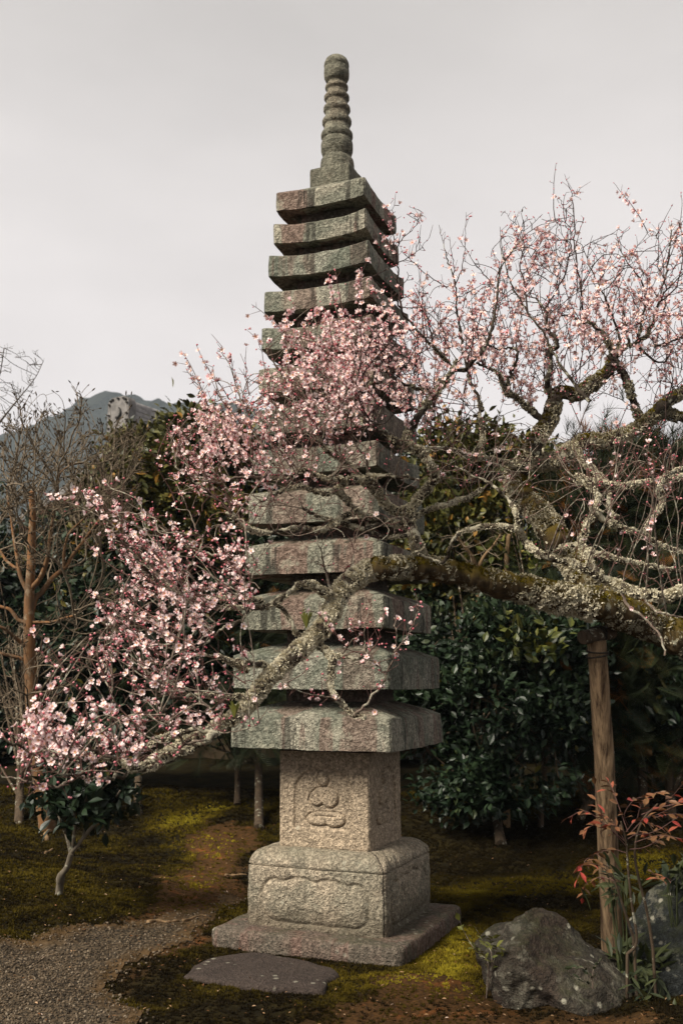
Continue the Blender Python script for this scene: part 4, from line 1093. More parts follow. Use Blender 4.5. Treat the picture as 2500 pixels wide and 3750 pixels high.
# the long mossy limb, from the right edge across the pagoda and down to the lower left
limb('N', [(3300, 2760), (2900, 2540), (2620, 2400), (2500, 2345), (2380, 2290), (2270, 2240), (2160, 2205), (2040, 2185), (1930, 2160), (1800, 2135), (1700, 2110), (1600, 2085), (1500, 2078), (1420, 2080), (1360, 2080)], 6.3, 4.95, .116, .044, False, 'limb', 20)
limb('N', [(1360, 2080), (1310, 2112), (1265, 2145), (1235, 2185), (1215, 2240), (1180, 2300), (1140, 2340), (1090, 2385), (1040, 2430), (985, 2480), (940, 2540), (900, 2590), (870, 2620), (830, 2640), (770, 2680), (700, 2710), (640, 2745), (600, 2770), (540, 2790)], 4.95, 3.75, .049, .015, False, 'limb', 14)
# hidden trunk beyond the frame joins the ground
LR = 'N'
# rising trunk above the post
limb(7, [(1190, 760), (1130, 690), (1070, 610), (1010, 540), (950, 460), (900, 380), (860, 310), (800, 240), (740, 190), (700, 120), (690, 40)], 6.0, 6.1, .088, .062, True, 'limb', 14)
limb(6, [(690, 1640), (740, 1560), (790, 1480), (810, 1430), (850, 1370), (880, 1310), (900, 1240), (930, 1195), (1010, 1205), (1070, 1165), (1130, 1120), (1185, 1075), (1200, 1010)], 6.1, 6.2, .055, .032, True, 'limb', 10)
limb(6, [(760, 1540), (860, 1560), (930, 1530), (1000, 1480), (1080, 1440), (1150, 1450), (1220, 1430), (1300, 1395), (1370, 1350), (1440, 1300), (1510, 1310), (1600, 1340)], 6.1, 6.3, .05, .03, True, 'limb', 10)
limb(6, [(1340, 1345), (1320, 1280), (1290, 1190), (1265, 1110), (1225, 1055), (1200, 1010)], 6.25, 6.2, .024, .022)
limb(6, [(1370, 1345), (1430, 1290), (1500, 1230), (1568, 1190), (1640, 1120)], 6.25, 6.3, .034, .028)
limb(6, [(900, 1230), (870, 1190), (858, 1130), (875, 1060), (872, 980), (905, 955), (903, 905), (868, 880), (855, 830), (850, 770), (800, 700)], 6.15, 6.2, .022, .006)
limb(6, [(840, 1340), (790, 1300), (735, 1255), (690, 1215), (645, 1195), (625, 1140), (600, 1090), (540, 1060), (490, 1040)], 6.1, 6.0, .022, .007)
limb(6, [(665, 1200), (650, 1150), (670, 1090), (690, 1040), (705, 990), (680, 960), (630, 965), (580, 960), (530, 930)], 6.05, 6.0, .013, .005)
limb(6, [(1200, 1010), (1170, 920), (1130, 870), (1080, 830), (1030, 820), (990, 800), (930, 790)], 6.2, 6.2, .018, .005)
limb(6, [(1200, 1010), (1250, 960), (1310, 940), (1360, 910), (1390, 870), (1430, 760), (1460, 640), (1490, 520), (1500, 400), (1505, 320)], 6.2, 6.4, .019, .0025)
limb(6, [(1240, 960), (1230, 880), (1200, 800), (1170, 720), (1130, 640), (1090, 560), (1040, 420)], 6.2, 6.3, .010, .002)
limb(6, [(1280, 950), (1270, 860), (1250, 760), (1230, 660), (1210, 560)], 6.2, 6.4, .010, .002)
limb(6, [(1330, 935), (1350, 820), (1370, 700), (1340, 600), (1260, 490), (1215, 370)], 6.2, 6.3, .009, .002)
limb(6, [(1345, 1020), (1420, 1030), (1480, 1020), (1500, 960), (1420, 950), (1370, 970)], 6.2, 6.3, .008, .003)
limb(6, [(1420, 950), (1490, 930), (1568, 905), (1620, 880)], 6.2, 6.3, .008, .005)
limb(6, [(1460, 740), (1480, 640), (1440, 540), (1440, 420), (1440, 310)], 6.3, 6.4, .006, .0016)
limb(6, [(1470, 740), (1530, 640), (1560, 520), (1565, 400), (1545, 295)], 6.3, 6.4, .006, .0016)
# two dark tips and long shoots
limb(6, [(1080, 1240), (1010, 1160), (950, 1080), (890, 980), (850, 900), (790, 820), (730, 730), (680, 640), (650, 560), (620, 470), (615, 400)], 5.6, 6.0, .011, .002, False)
limb(6, [(1050, 760), (1030, 640), (1010, 520), (1000, 420), (1000, 300), (992, 180), (970, 110), (948, 55)], 6.1, 6.3, .007, .0012)
limb(6, [(990, 180), (1010, 155), (1036, 128)], 6.3, 6.3, .0016, .001)
limb(6, [(900, 720), (940, 600), (970, 500), (980, 400), (975, 330), (930, 285)], 6.1, 6.2, .006, .0014)
limb(6, [(760, 760), (740, 640), (720, 520), (740, 420), (735, 330), (727, 235)], 6.1, 6.2, .006, .0014)
limb(6, [(735, 360), (690, 310), (660, 280), (640, 245)], 6.2, 6.2, .002, .001)
limb(6, [(200, 1290), (260, 1215), (320, 1150), (370, 1080), (430, 1075), (480, 1020), (530, 960), (565, 880), (590, 760), (600, 640), (620, 540), (680, 450), (720, 400)], 5.5, 5.8, .020, .003, False, 'limb', 8)
limb(6, [(370, 1070), (310, 1005), (240, 930), (180, 870), (120, 800), (70, 720), (20, 670), (-60, 590)], 5.5, 5.2, .010, .003)
limb(6, [(90, 770), (82, 640), (75, 520), (60, 400), (52, 300), (54, 215)], 5.2, 5.3, .006, .0012)
limb(6, [(60, 450), (100, 400), (150, 350), (180, 300), (202, 248)], 5.25, 5.3, .003, .001)
limb(6, [(72, 540), (130, 490), (190, 450), (240, 388)], 5.25, 5.3, .003, .001)
limb(6, [(52, 290), (30, 240), (10, 210)], 5.3, 5.3, .0018, .001)
limb(6, [(60, 440), (20, 420), (0, 395)], 5.25, 5.3, .0018, .001)
limb(6, [(520, 1290), (490, 1200), (450, 1110), (420, 980), (405, 860), (385, 720), (378, 620), (345, 520), (320, 440), (296, 320)], 6.0, 6.2, .013, .0012, False)
limb(6, [(382, 640), (410, 560), (425, 480), (435, 360), (437, 250)], 6.1, 6.2, .004, .0012)
limb(6, [(378, 655), (320, 630), (250, 590), (190, 540), (150, 500), (92, 456)], 6.1, 6.0, .004, .0012)
limb(6, [(375, 600), (372, 520), (355, 450), (350, 385)], 6.15, 6.2, .003, .0012)
limb(6, [(385, 700), (430, 680), (500, 640), (560, 620)], 6.1, 6.1, .003, .0012)
limb(6, [(600, 660), (540, 590), (480, 520), (430, 440), (405, 385)], 5.8, 5.9, .004, .0012)
limb(6, [(270, 940), (240, 840), (215, 740), (178, 650)], 5.4, 5.5, .005, .0014)
limb(6, [(330, 1010), (320, 900), (300, 820), (240, 720)], 5.4, 5.5, .004, .0014)
# riser from the limb in front of the pagoda, and its lichened arms
limb(2, [(1300, 1440), (1285, 1370), (1260, 1290), (1230, 1210), (1215, 1130), (1230, 1060), (1290, 980), (1350, 920), (1380, 850), (1350, 780), (1310, 740), (1330, 700)], 4.95, 5.1, .030, .014, True, 'limb', 10)
limb(2, [(1230, 1160), (1150, 1170), (1080, 1150), (1000, 1180), (930, 1200), (850, 1180), (760, 1150), (680, 1130), (600, 1100), (520, 1060)], 4.95, 4.8, .020, .006, True, 'limb', 9)
limb(2, [(1230, 1080), (1160, 1090), (1080, 1060), (1030, 990), (970, 930), (900, 870), (840, 800), (760, 740), (690, 700), (650, 640), (620, 560), (625, 480)], 5.0, 4.9, .024, .006, True, 'limb', 9)
limb(2, [(1030, 990), (1000, 920), (940, 880), (860, 880), (780, 880), (700, 880), (620, 850), (540, 820), (500, 830), (430, 880)], 4.95, 4.7, .018, .006, True, 'branch', 9)
limb(2, [(800, 890), (760, 940), (700, 975), (620, 960), (540, 930), (470, 930), (400, 955), (330, 990), (260, 1030)], 4.85, 4.6, .015, .006)
limb(2, [(760, 960), (820, 1010), (880, 1080), (960, 1120), (1050, 1140)], 4.9, 4.95, .016, .012)
limb(2, [(880, 1080), (800, 1120), (720, 1180), (640, 1210), (540, 1200), (470, 1190), (390, 1205), (300, 1225), (220, 1210), (150, 1175), (110, 1140), (60, 1100)], 4.9, 4.3, .013, .007)
limb(2, [(1240, 1240), (1170, 1240), (1080, 1250), (1010, 1240), (960, 1190), (930, 1120), (900, 1080)], 4.85, 4.8, .010, .006)
limb(2, [(690, 860), (780, 800), (800, 760), (770, 700)], 4.85, 4.9, .008, .004)
limb(2, [(940, 860), (950, 760), (900, 690), (850, 620), (820, 560)], 4.85, 4.8, .007, .003)
limb(2, [(985, 850), (1060, 860), (1130, 865), (1210, 870), (1280, 880)], 4.8, 4.85, .009, .007)
limb(2, [(1130, 640), (1060, 590), (1000, 540), (950, 510), (880, 480), (860, 400), (850, 330), (880, 300), (940, 290), (990, 220), (1020, 120), (1060, 50), (1090, 0)], 5.0, 5.0, .018, .005, False, 'limb', 8)
limb(2, [(860, 500), (780, 460), (720, 480), (670, 420), (600, 400), (540, 350), (460, 290), (390, 200), (330, 110), (300, 40)], 5.0, 4.7, .010, .003)
limb(2, [(850, 340), (790, 290), (720, 280), (640, 230), (560, 150), (520, 70), (500, 0)], 5.0, 4.9, .007, .002)
limb(2, [(850, 330), (800, 240), (730, 150), (690, 60), (640, -60), (610, -140)], 5.0, 5.1, .006, .002)
limb(2, [(1330, 720), (1250, 690), (1180, 650), (1130, 640)], 5.1, 5.0, .020, .018)
limb(2, [(1180, 650), (1220, 560), (1280, 470), (1350, 370), (1420, 280), (1480, 200), (1520, 120)], 5.0, 5.4, .018, .013, True, 'limb', 8)
limb(2, [(1380, 330), (1260, 300), (1160, 260), (1080, 200), (1010, 170)], 5.3, 5.0, .010, .004)
# right: near pale arm curving down, and the arch above the limb
limb(7, [(1800, 760), (1650, 690), (1568, 660), (1480, 690), (1400, 685), (1300, 660), (1200, 620), (1120, 580), (1040, 540), (960, 510), (860, 490), (790, 450), (740, 400), (710, 345), (640, 325), (560, 322), (480, 335), (410, 355), (370, 395), (352, 440), (335, 490), (312, 512), (260, 495), (190, 470)], 4.5, 4.9, .024, .006, False, 'limb', 10)
limb(7, [(700, 340), (695, 260), (650, 180), (600, 130), (540, 90), (470, 60), (400, 20), (330, 0), (240, -30)], 4.75, 4.9, .011, .003)
limb(7, [(120, 330), (180, 270), (240, 235), (320, 215), (400, 190), (460, 165), (520, 130)], 4.95, 5.3, .014, .010)
limb(7, [(1120, 590), (1080, 500), (1040, 420), (1060, 330), (1100, 230), (1120, 160), (1060, 100), (1000, 60)], 4.7, 5.2, .018, .012, True, 'limb', 9)
limb(7, [(1100, 250), (1180, 300), (1260, 340), (1340, 360), (1420, 400), (1500, 440), (1600, 460)], 5.0, 5.0, .017, .010)
limb(7, [(1070, 440), (1150, 470), (1240, 500), (1330, 520), (1430, 540), (1560, 560)], 4.9, 4.9, .015, .010)
limb(7, [(1000, 90), (1100, 95), (1200, 110), (1290, 110), (1400, 90), (1568, 60)], 5.6, 5.6, .020, .012)
limb(7, [(900, 430), (960, 430), (1040, 420)], 4.9, 5.0, .010, .010)
limb(7, [(1470, 1000), (1440, 880), (1300, 760), (1260, 700), (1240, 640)], 4.5, 4.4, .004, .008)
limb(7, [(1350, 690), (1420, 760), (1480, 780), (1560, 800)], 4.4, 4.4, .007, .004)
limb(7, [(1400, 330), (1420, 260), (1460, 200), (1440, 130), (1480, 60), (1568, 20)], 5.2, 5.4, .014, .010)
limb(6, [(1000, 1480), (1060, 1560), (1120, 1620), (1180, 1700), (1180, 1800), (1220, 1853)], 5.9, 5.4, .020, .014)
limb(6, [(720, 1580), (640, 1560), (560, 1540), (480, 1530), (380, 1500), (280, 1480), (180, 1490), (60, 1500)], 6.0, 5.2, .016, .005)
limb(6, [(480, 1540), (520, 1450), (520, 1370), (500, 1290)], 5.8, 5.9, .016, .012)
# left fan of flowering branches
limb(4, [(1560, 1180), (1450, 1160), (1385, 1110), (1310, 1040), (1240, 980), (1180, 930), (1120, 885), (1050, 830), (1000, 800), (940, 760), (905, 730)], 4.5, 4.3, .010, .002)
limb(4, [(1560, 860), (1450, 860), (1350, 862), (1270, 885), (1200, 885), (1120, 860), (1050, 820)], 4.85, 4.4, .008, .003)
limb(4, [(1560, 900), (1500, 840), (1430, 740), (1350, 680), (1280, 610), (1230, 520), (1190, 430), (1150, 350), (1110, 300), (1070, 240)], 4.8, 4.6, .007, .0012)
limb(4, [(1500, 700), (1440, 560), (1400, 440), (1360, 330), (1320, 220), (1290, 160), (1275, 112)], 4.85, 4.8, .005, .0012)
limb(4, [(1400, 420), (1410, 330), (1420, 260), (1405, 190)], 4.8, 4.8, .002, .001)
limb(4, [(1560, 420), (1530, 280), (1500, 150), (1475, 50)], 4.9, 4.9, .003, .001)
limb(4, [(1500, 1570), (1420, 1560), (1330, 1550), (1240, 1560), (1150, 1565), (1080, 1555), (1010, 1530), (960, 1480), (900, 1450), (850, 1400), (800, 1350), (750, 1280), (690, 1220), (650, 1170), (615, 1110), (575, 1060), (530, 1000), (490, 940)], 4.6, 4.0, .014, .0016)
limb(4, [(690, 1215), (700, 1140), (680, 1060), (640, 970), (600, 890)], 4.0, 4.0, .004, .0012)
limb(4, [(1010, 1530), (1060, 1470), (1080, 1390), (1130, 1310), (1160, 1230), (1120, 1140), (1090, 1060), (1050, 980)], 4.4, 4.4, .006, .002)
limb(4, [(1380, 1420), (1310, 1340), (1240, 1300), (1150, 1280), (1060, 1230), (980, 1180), (930, 1120)], 4.4, 4.3, .006, .002)
limb(4, [(1500, 1600), (1420, 1640), (1350, 1700), (1290, 1720), (1230, 1770), (1180, 1810), (1110, 1840), (1020, 1850)], 4.5, 4.1, .009, .003)
limb(4, [(1420, 2080), (1350, 2115), (1270, 2125), (1190, 2110), (1110, 2115), (1030, 2130), (960, 2100), (880, 2080)], 4.35, 3.9, .014, .004)
limb(4, [(1420, 1970), (1350, 1930), (1290, 1900), (1250, 1880)], 4.4, 4.3, .013, .007)
limb(2, [(730, 1640), (660, 1590), (600, 1550), (540, 1545), (470, 1590), (410, 1635), (330, 1680), (250, 1700), (160, 1700), (60, 1700), (0, 1690)], 4.8, 4.4, .019, .007, True, 'limb', 9)
limb(2, [(340, 1680), (400, 1700), (460, 1770), (480, 1840), (520, 1880)], 4.6, 4.6, .010, .008)
limb(2, [(350, 2100), (290, 2070), (220, 2060), (150, 2055), (80, 2035), (0, 2015), (-80, 2000)], 4.5, 4.3, .015, .006)
limb(2, [(620, 1930), (680, 1970), (730, 2030), (720, 2110), (710, 2190), (740, 2260), (790, 2320), (850, 2370), (930, 2400)], 4.7, 4.3, .018, .007, True, 'limb', 9)
limb(2, [(730, 2000), (800, 2010), (870, 2030), (930, 1990), (950, 1930)], 4.65, 4.5, .009, .005)
limb(2, [(870, 2440), (930, 2330), (1000, 2240), (1070, 2140), (1105, 2030), (1130, 1930), (1135, 1830), (1125, 1760)], 4.3, 4.3, .007, .0022)
limb(2, [(1115, 1990), (1160, 1940), (1210, 1880), (1240, 1810), (1270, 1720), (1260, 1640)], 4.3, 4.3, .004, .0014)
limb(2, [(1060, 2140), (1010, 2060), (960, 2020), (930, 1930), (930, 1830), (950, 1740), (975, 1660)], 4.3, 4.3, .004, .0014)
limb(2, [(970, 1970), (1020, 1900), (1045, 1800), (1060, 1710)], 4.3, 4.3, .003, .0012)
limb(2, [(800, 1945), (860, 1900), (900, 1870)], 4.5, 4.4, .004, .002)
limb(2, [(800, 1950), (760, 1890), (730, 1830)], 4.5, 4.4, .003, .0014)
limb(2, [(780, 2310), (700, 2270), (620, 2255), (520, 2235), (440, 2180)], 4.35, 4.2, .006, .0016)
limb(2, [(715, 1580), (690, 1480), (670, 1400), (640, 1310), (615, 1240)], 4.75, 4.7, .007, .002)
limb(2, [(680, 1440), (640, 1420), (600, 1390)], 4.7, 4.7, .0025, .001)
limb(2, [(780, 1550), (800, 1480), (850, 1390), (860, 1300), (880, 1250)], 4.75, 4.7, .003, .0012)
limb(2, [(150, 1640), (200, 1560), (230, 1460), (290, 1340), (360, 1240)], 4.5, 4.5, .004, .0014)
# lower left
limb(5, [(940, 440), (840, 470), (760, 485), (680, 450), (600, 430), (500, 440), (420, 445), (340, 430), (250, 425), (170, 395), (90, 355), (0, 318), (-60, 300)], 3.75, 3.35, .012, .003)
limb(5, [(1070, 405), (1000, 430), (930, 470), (850, 495), (780, 510), (700, 535), (620, 550), (520, 550), (430, 540), (360, 525), (300, 500)], 3.8, 3.4, .011, .003)
limb(5, [(440, 545), (390, 565), (350, 590), (310, 605), (240, 580), (180, 562), (90, 550), (0, 530), (-60, 520)], 3.5, 3.3, .006, .002)
limb(5, [(165, 562), (155, 520), (165, 470), (170, 450)], 3.4, 3.4, .003, .0012)
limb(5, [(700, 460), (640, 430), (560, 400), (460, 385), (380, 360), (300, 310), (240, 250), (200, 190)], 3.6, 3.5, .007, .002)
limb(5, [(1060, 400), (1050, 330), (1000, 270), (940, 220), (900, 180)], 3.8, 3.7, .007, .003)
limb(5, [(1080, 380), (1150, 340), (1210, 290), (1300, 290), (1400, 270), (1490, 235)], 3.8, 3.8, .006, .0014)
limb(5, [(1260, 270), (1270, 200), (1265, 120), (1260, 80)], 3.8, 3.8, .0025, .0012)
limb(5, [(640, 170), (640, 80), (620, 0), (580, -60)], 3.9, 4.0, .005, .003)
limb(5, [(820, 290), (800, 220), (780, 130), (770, 60)], 3.8, 3.9, .004, .002)
limb(5, [(1250, 300), (1180, 340), (1120, 370), (1040, 400), (960, 400), (880, 400)], 3.9, 3.8, .014, .008)
limb(5, [(1230, 280), (1130, 260), (1040, 290), (960, 310), (880, 340), (840, 380)], 3.95, 3.8, .013, .007)

plum_base = pd(3300, 2760, 6.3, 'N'); plum_base[2] = float(H(plum_base[0], plum_base[1]))
plum = thing('plum_tree', 'old plum tree with lichened crooked limbs and pink and white blossoms spreading across the pagoda', 'tree', plum_base)
FN = []; FP = []; FR = []; PX = np.zeros((0, 3)); BIG = []      # fixed nodes for the growth, big segments for lichen
def polyl(k, pts, d0, d1):
    q = np.array([p[:2] for p in nat(k, pts)], float)
    L = np.r_[0, np.cumsum(np.hypot(*np.diff(q, axis=0).T))]; return q, L / L[-1]
rl = np.random.default_rng(21)
for li, (k, pts, d0, d1, r0, r1, snap, part, sides) in enumerate(LIMBS):
    q, t = polyl(k, pts, d0, d1)
    if snap and len(PX):
        dd = np.hypot(PX[:, 0] - q[0, 0], PX[:, 1] - q[0, 1]); j = dd.argmin()
        if dd[j] < 60: d0 = PX[j, 2]; q = np.vstack([PX[j, :2], q[1:]])
        dd2 = np.hypot(PX[:, 0] - q[-1, 0], PX[:, 1] - q[-1, 1]); j2 = dd2.argmin()
        if dd2[j2] < 10 and abs(PX[j2, 2] - d1) < .5: d1 = PX[j2, 2]
    d = d0 + (d1 - d0) * t
    if len(q) > 3: d[1:-1] += rl.normal(0, .035, len(q) - 2)
    P = np.array([pw(x, y, z) for (x, y), z in zip(q, d)])
    P = catmull(P, 6 if r0 > .012 else 4)
    R = r0 + (r1 - r0) * np.linspace(0, 1, len(P)) ** .8
    if r0 > .01: R = R * (1 + .16 * np.sin(np.arange(len(P)) * 1.1 + li) * rl.random(len(P)))
    small = rl.normal(0, .0035 if r0 < .02 else .002, P.shape); small[0] = 0; P = P + small
    im = toimg(P); PX = np.vstack([PX, im])
    mb = MB()
    if r0 > .07:   # finer rings for the big limbs
        t2 = np.linspace(0, len(P) - 1, len(P) * 3); P2 = np.stack([np.interp(t2, np.arange(len(P)), P[:, c]) for c in range(3)], 1); R2 = np.interp(t2, np.arange(len(P)), R)
        tube(mb, P2, R2, 28, rough=.28, seed=3)
    else: tube(mb, P, R, sides if r0 > .008 else 6, rough=.55 if r0 > .012 else .2, seed=li)
    mb.build(part, M_LIMB if r0 > .07 else ((M_PBRD if im[:, 1].mean() < 1560 and im[:, 0].mean() > 1250 else M_PBR) if r0 > .0085 else ((M_TWIGD if im[:, 1].mean() < 1560 and im[:, 0].mean() > 1250 else M_TWIG) if (r0 > .0035 or (im[:, 1].mean() < 1560 and im[:, 0].mean() > 1250)) else M_SHOOT)), plum, plum_base)
    FN += list(P); FP += [-1] * len(P); FR += list(R)
    for i in range(len(P) - 1):
        if R[i] > .0075: BIG.append((P[i], P[i + 1], R[i], li))
# trunk out of the frame
mb = MB(); T0 = pd(3300, 2760, 6.3, 'N')
tube(mb, catmull([plum_base - [0, 0, .1], plum_base + [-.03, 0, .3], T0 + [.02, 0, 0], T0 + [-.4, 0, .14]], 8), np.linspace(.24, .15, 25), 20, rough=.3); mb.build('trunk', M_LIMB, plum, plum_base)

# ---- attractors: regions of the photograph, with distance slabs
REG = [
 ([(355, 1000), (450, 925), (520, 880), (600, 860), (690, 770), (720, 690), (800, 720), (860, 720), (900, 760), (950, 830), (910, 900), (880, 960), (760, 1000), (700, 1080), (620, 1180), (540, 1220), (480, 1200), (390, 1170), (360, 1080)], 4.65, .2, 430, .95),
 ([(600, 900), (690, 770), (740, 700), (900, 740), (960, 830), (930, 1000), (760, 1060), (640, 1040)], 4.8, .15, 330, .95),
 ([(560, 1000), (700, 960), (900, 900), (900, 1060), (760, 1100), (620, 1150)], 4.8, .12, 200, .8),
 ([(870, 480), (960, 480), (985, 600), (930, 740), (880, 640)], 5.25, .08, 45, .8),
 ([(240, 1170), (350, 1180), (420, 1230), (500, 1190), (590, 1240), (600, 1390), (480, 1480), (440, 1540), (380, 1540), (240, 1440), (230, 1400), (300, 1350), (240, 1260)], 4.15, .25, 400, .9),
 ([(10, 1690), (80, 1640), (240, 1590), (330, 1590), (440, 1600), (520, 1640), (530, 1690), (440, 1700), (370, 1780), (290, 1770), (200, 1800), (100, 1780), (20, 1770)], 3.6, .22, 260, .8),
 ([(110, 1560), (230, 1440), (380, 1540), (560, 1480), (600, 1560), (520, 1640), (300, 1600)], 4.0, .25, 190, .5),
 ([(600, 1000), (880, 960), (960, 1000), (940, 1250), (700, 1260), (560, 1210)], 4.85, .2, 300, .13),
 ([(880, 900), (940, 760), (930, 640), (1000, 700), (1100, 700), (1140, 800), (1080, 960), (980, 1020), (900, 1000)], 5.6, .3, 260, .62),
 ([(1080, 620), (1170, 510), (1260, 500), (1330, 540), (1420, 540), (1568, 520), (1640, 600), (1640, 900), (1400, 1000), (1150, 940), (1060, 800)], 6.2, .3, 620, .55),
 ([(1180, 560), (1210, 480), (1240, 560), (1290, 460), (1340, 520), (1330, 620), (1200, 640)], 6.2, .2, 110, .65),
 ([(960, 1000), (1100, 960), (1400, 1000), (1568, 1000), (1568, 1150), (1200, 1130), (980, 1120)], 5.6, .4, 640, .13),
 ([(1300, 1080), (1568, 1080), (1640, 1300), (1568, 1380), (1400, 1330), (1280, 1200)], 4.8, .35, 250, .14),
 ([(1440, 1000), (1600, 1000), (1600, 1130), (1440, 1130)], 4.6, .25, 60, .5),
 ([(620, 1530), (700, 1400), (870, 1380), (975, 1400), (900, 1560), (780, 1600)], 4.3, .12, 26, .6)]
AT = []; AD = []
ra = np.random.default_rng(77)
for poly, d, sp, cnt, dens in REG:
    q = np.array(poly, float); got = 0; cl = ra.uniform(q.min(0), q.max(0), (14, 2))
    while got < cnt:
        p = ra.uniform(q.min(0), q.max(0))
        if not inpoly(p[0], p[1], q): continue
        if ra.random() > .35 + .65 * (vnoise(np.array([p[0], p[1], d * 50]), 1 / 55., 5) > -.1): continue
        AT.append(pd(p[0], p[1], d + ra.normal(0, sp))); AD.append(dens); got += 1
AT = np.array(AT); AD = np.array(AD)
nodes, par, bi = colonise(FN, FP, AT, step=.032, di=.6, dk=.045, iters=70, bias=(0, 0, .42), jit=.20, rng=ra, limit=len(FN) + 16000, inertia=.8)
nf = len(FN)
# extra straight upright shoots on thin wood
ch, rad, kids = chains(nodes, par, nf, .0013, 2.5, .008)
# per-node flowering density, from nearest attractor
def near_density(P):
    out = np.zeros(len(P)); dist = np.zeros(len(P))
    for s in range(0, len(P), 500):
        D = np.linalg.norm(P[s:s + 500, None] - AT[None], axis=2); j = D.argmin(1); out[s:s + 500] = AD[j]; dist[s:s + 500] = D[np.arange(len(j)), j]
    return out, dist
mbt = [MB(), MB(), MB()]; TW = []     # twig points for flowers: (pos, dir, radius)
for c_ in ch:
    P = nodes[c_].copy()
    if len(P) < 2: continue
    R = np.maximum(rad[c_] * 1.15, .0017); R[0] = max(R[1], .0017)
    if len(P) > 3: P[1:-1] = P[1:-1] * .6 + .2 * (P[:-2] + P[2:])
    imc = toimg(P.mean(0))[0]; dark_ = imc[1] < 1600 and imc[0] > 1300
    tube(mbt[2 if dark_ and R.mean() > .0016 else (0 if R.mean() > .0017 and not dark_ else 1)], P, R, 5 if R[0] > .003 else 4, cap=False)
    for i in range(1, len(P)):
        TW.append((P[i], P[i] - P[i - 1], R[i], i == len(P) - 1))
    # thorny side spurs
    for i in range(1, len(P), 2):
        if ra.random() < .35:
            d = P[i] - P[i - 1]; d /= np.linalg.norm(d) + 1e-9; s_ = np.cross(d, ra.normal(size=3)); s_ /= np.linalg.norm(s_) + 1e-9
            l = ra.uniform(.012, .05); e_ = P[i] + (s_ + d * .6 + [0, 0, .3]) * l
            tube(mbt[2 if dark_ else 1], [P[i], e_], [.0017, .001], 3, cap=False); TW.append((e_, s_, .001, True))
# straight young shoots standing off the older wood, the ones that flower
SH = [([-.55, 0, .8], (REG[0][0],), 250, .12, .34), ([-.25, 0, .95], (REG[1][0],), 150, .10, .28), ([-.75, 0, .45], (REG[4][0],), 140, .12, .32), ([-.6, -.1, .55], (REG[5][0],), 75, .08, .20), ([-.6, 0, .6], (REG[6][0],), 60, .10, .26),
      ([-.1, 0, 1.], (REG[8][0],), 110, .14, .38), ([0., 0, 1.], (REG[9][0],), 250, .16, .50), ([0.1, 0, 1.], (REG[10][0],), 10, .15, .3), ([.1, 0, .9], (REG[11][0], REG[12][0]), 30, .1, .3)]
allP = np.vstack([nodes]); allI = toimg(allP)[:, :2] / 1.5944; NFN = len(FN); frr = np.r_[np.array(FR), np.zeros(len(nodes) - NFN)]
for dr, polys, cnt, l0, l1 in SH:
    inside = np.zeros(len(allP), bool)
    for q in polys: inside |= inpoly(allI[:, 0], allI[:, 1], q)
    cand = np.nonzero(inside & (frr < .03))[0]
    dnear = [r_[4] for r_ in REG if r_[0] is polys[0]][0]
    for _ in range(cnt):
        i = cand[ra.integers(len(cand))]; L_ = ra.uniform(l0, l1); k = max(4, int(L_ / .026))
        d = np.array(dr) + ra.normal(0, .32, 3) * [1, .8, .7]; d /= np.linalg.norm(d); P = [allP[i]]; cv = ra.normal(0, .035, 3) + [0, 0, .03]
        for q in range(k): d = d + cv + ra.normal(0, .05, 3); d /= np.linalg.norm(d); P.append(P[-1] + d * L_ / k)
        P = np.array(P); e_ = toimg(P[-1])[0] / 1.5944
        if not any(inpoly(e_[0], e_[1], q) for q in polys) and ra.random() > .22: continue
        imc = toimg(P.mean(0))[0]; up_ = imc[1] < 1600 and imc[0] > 1300
        tube(mbt[2 if up_ else (0 if ra.random() < .5 else 1)], P, np.linspace(.0029, .0012, len(P)), 4, cap=False)
        for q in range(2 if ra.random() < .5 else 1, len(P)):
            for rep in range(2): TW.append((P[q] - rep * .5 * (P[q] - P[q - 1]), P[q] - P[q - 1], -.0015, q == len(P) - 1))
            if ra.random() < .3:
                s_ = np.cross(P[q] - P[q - 1], ra.normal(size=3)); s_ /= np.linalg.norm(s_) + 1e-9; e2 = P[q] + (s_ + d * .8) * ra.uniform(.015, .05)
                tube(mbt[2 if up_ else 1], [P[q], e2], [.0015, .0008], 3, cap=False); TW.append((e2, s_, -.001, True))
# flowering along the thin traced shoots
k0 = 0
for li, L_ in enumerate(LIMBS):
    pass
fn = np.array(FN); fr_ = np.array(FR)
for i in range(1, len(fn)):
    if fr_[i] < .0062 and np.linalg.norm(fn[i] - fn[i - 1]) < .2:
        TW.append((fn[i], fn[i] - fn[i - 1], fr_[i], False)); TW.append((.5 * (fn[i] + fn[i - 1]), fn[i] - fn[i - 1], fr_[i], False))
        if ra.random() < .6:
            d = fn[i] - fn[i - 1]; d /= np.linalg.norm(d) + 1e-9; s_ = np.cross(d, ra.normal(size=3)); s_ /= np.linalg.norm(s_) + 1e-9
            l = ra.uniform(.015, .06); e_ = fn[i] + (s_ + d * .7 + [0, 0, .3]) * l; tube(mbt[1], [fn[i], e_], [.0017, .001], 3, cap=False); TW.append((e_, s_, .001, True))
t3 = mbt[2].build('twigs', M_TWIGD, plum, plum_base); t3['kind'] = 'stuff'
t1 = mbt[0].build('twigs', M_TWIG, plum, plum_base); t1['kind'] = 'stuff'
t2 = mbt[1].build('shoots', M_SHOOT, plum, plum_base); t2['kind'] = 'stuff'

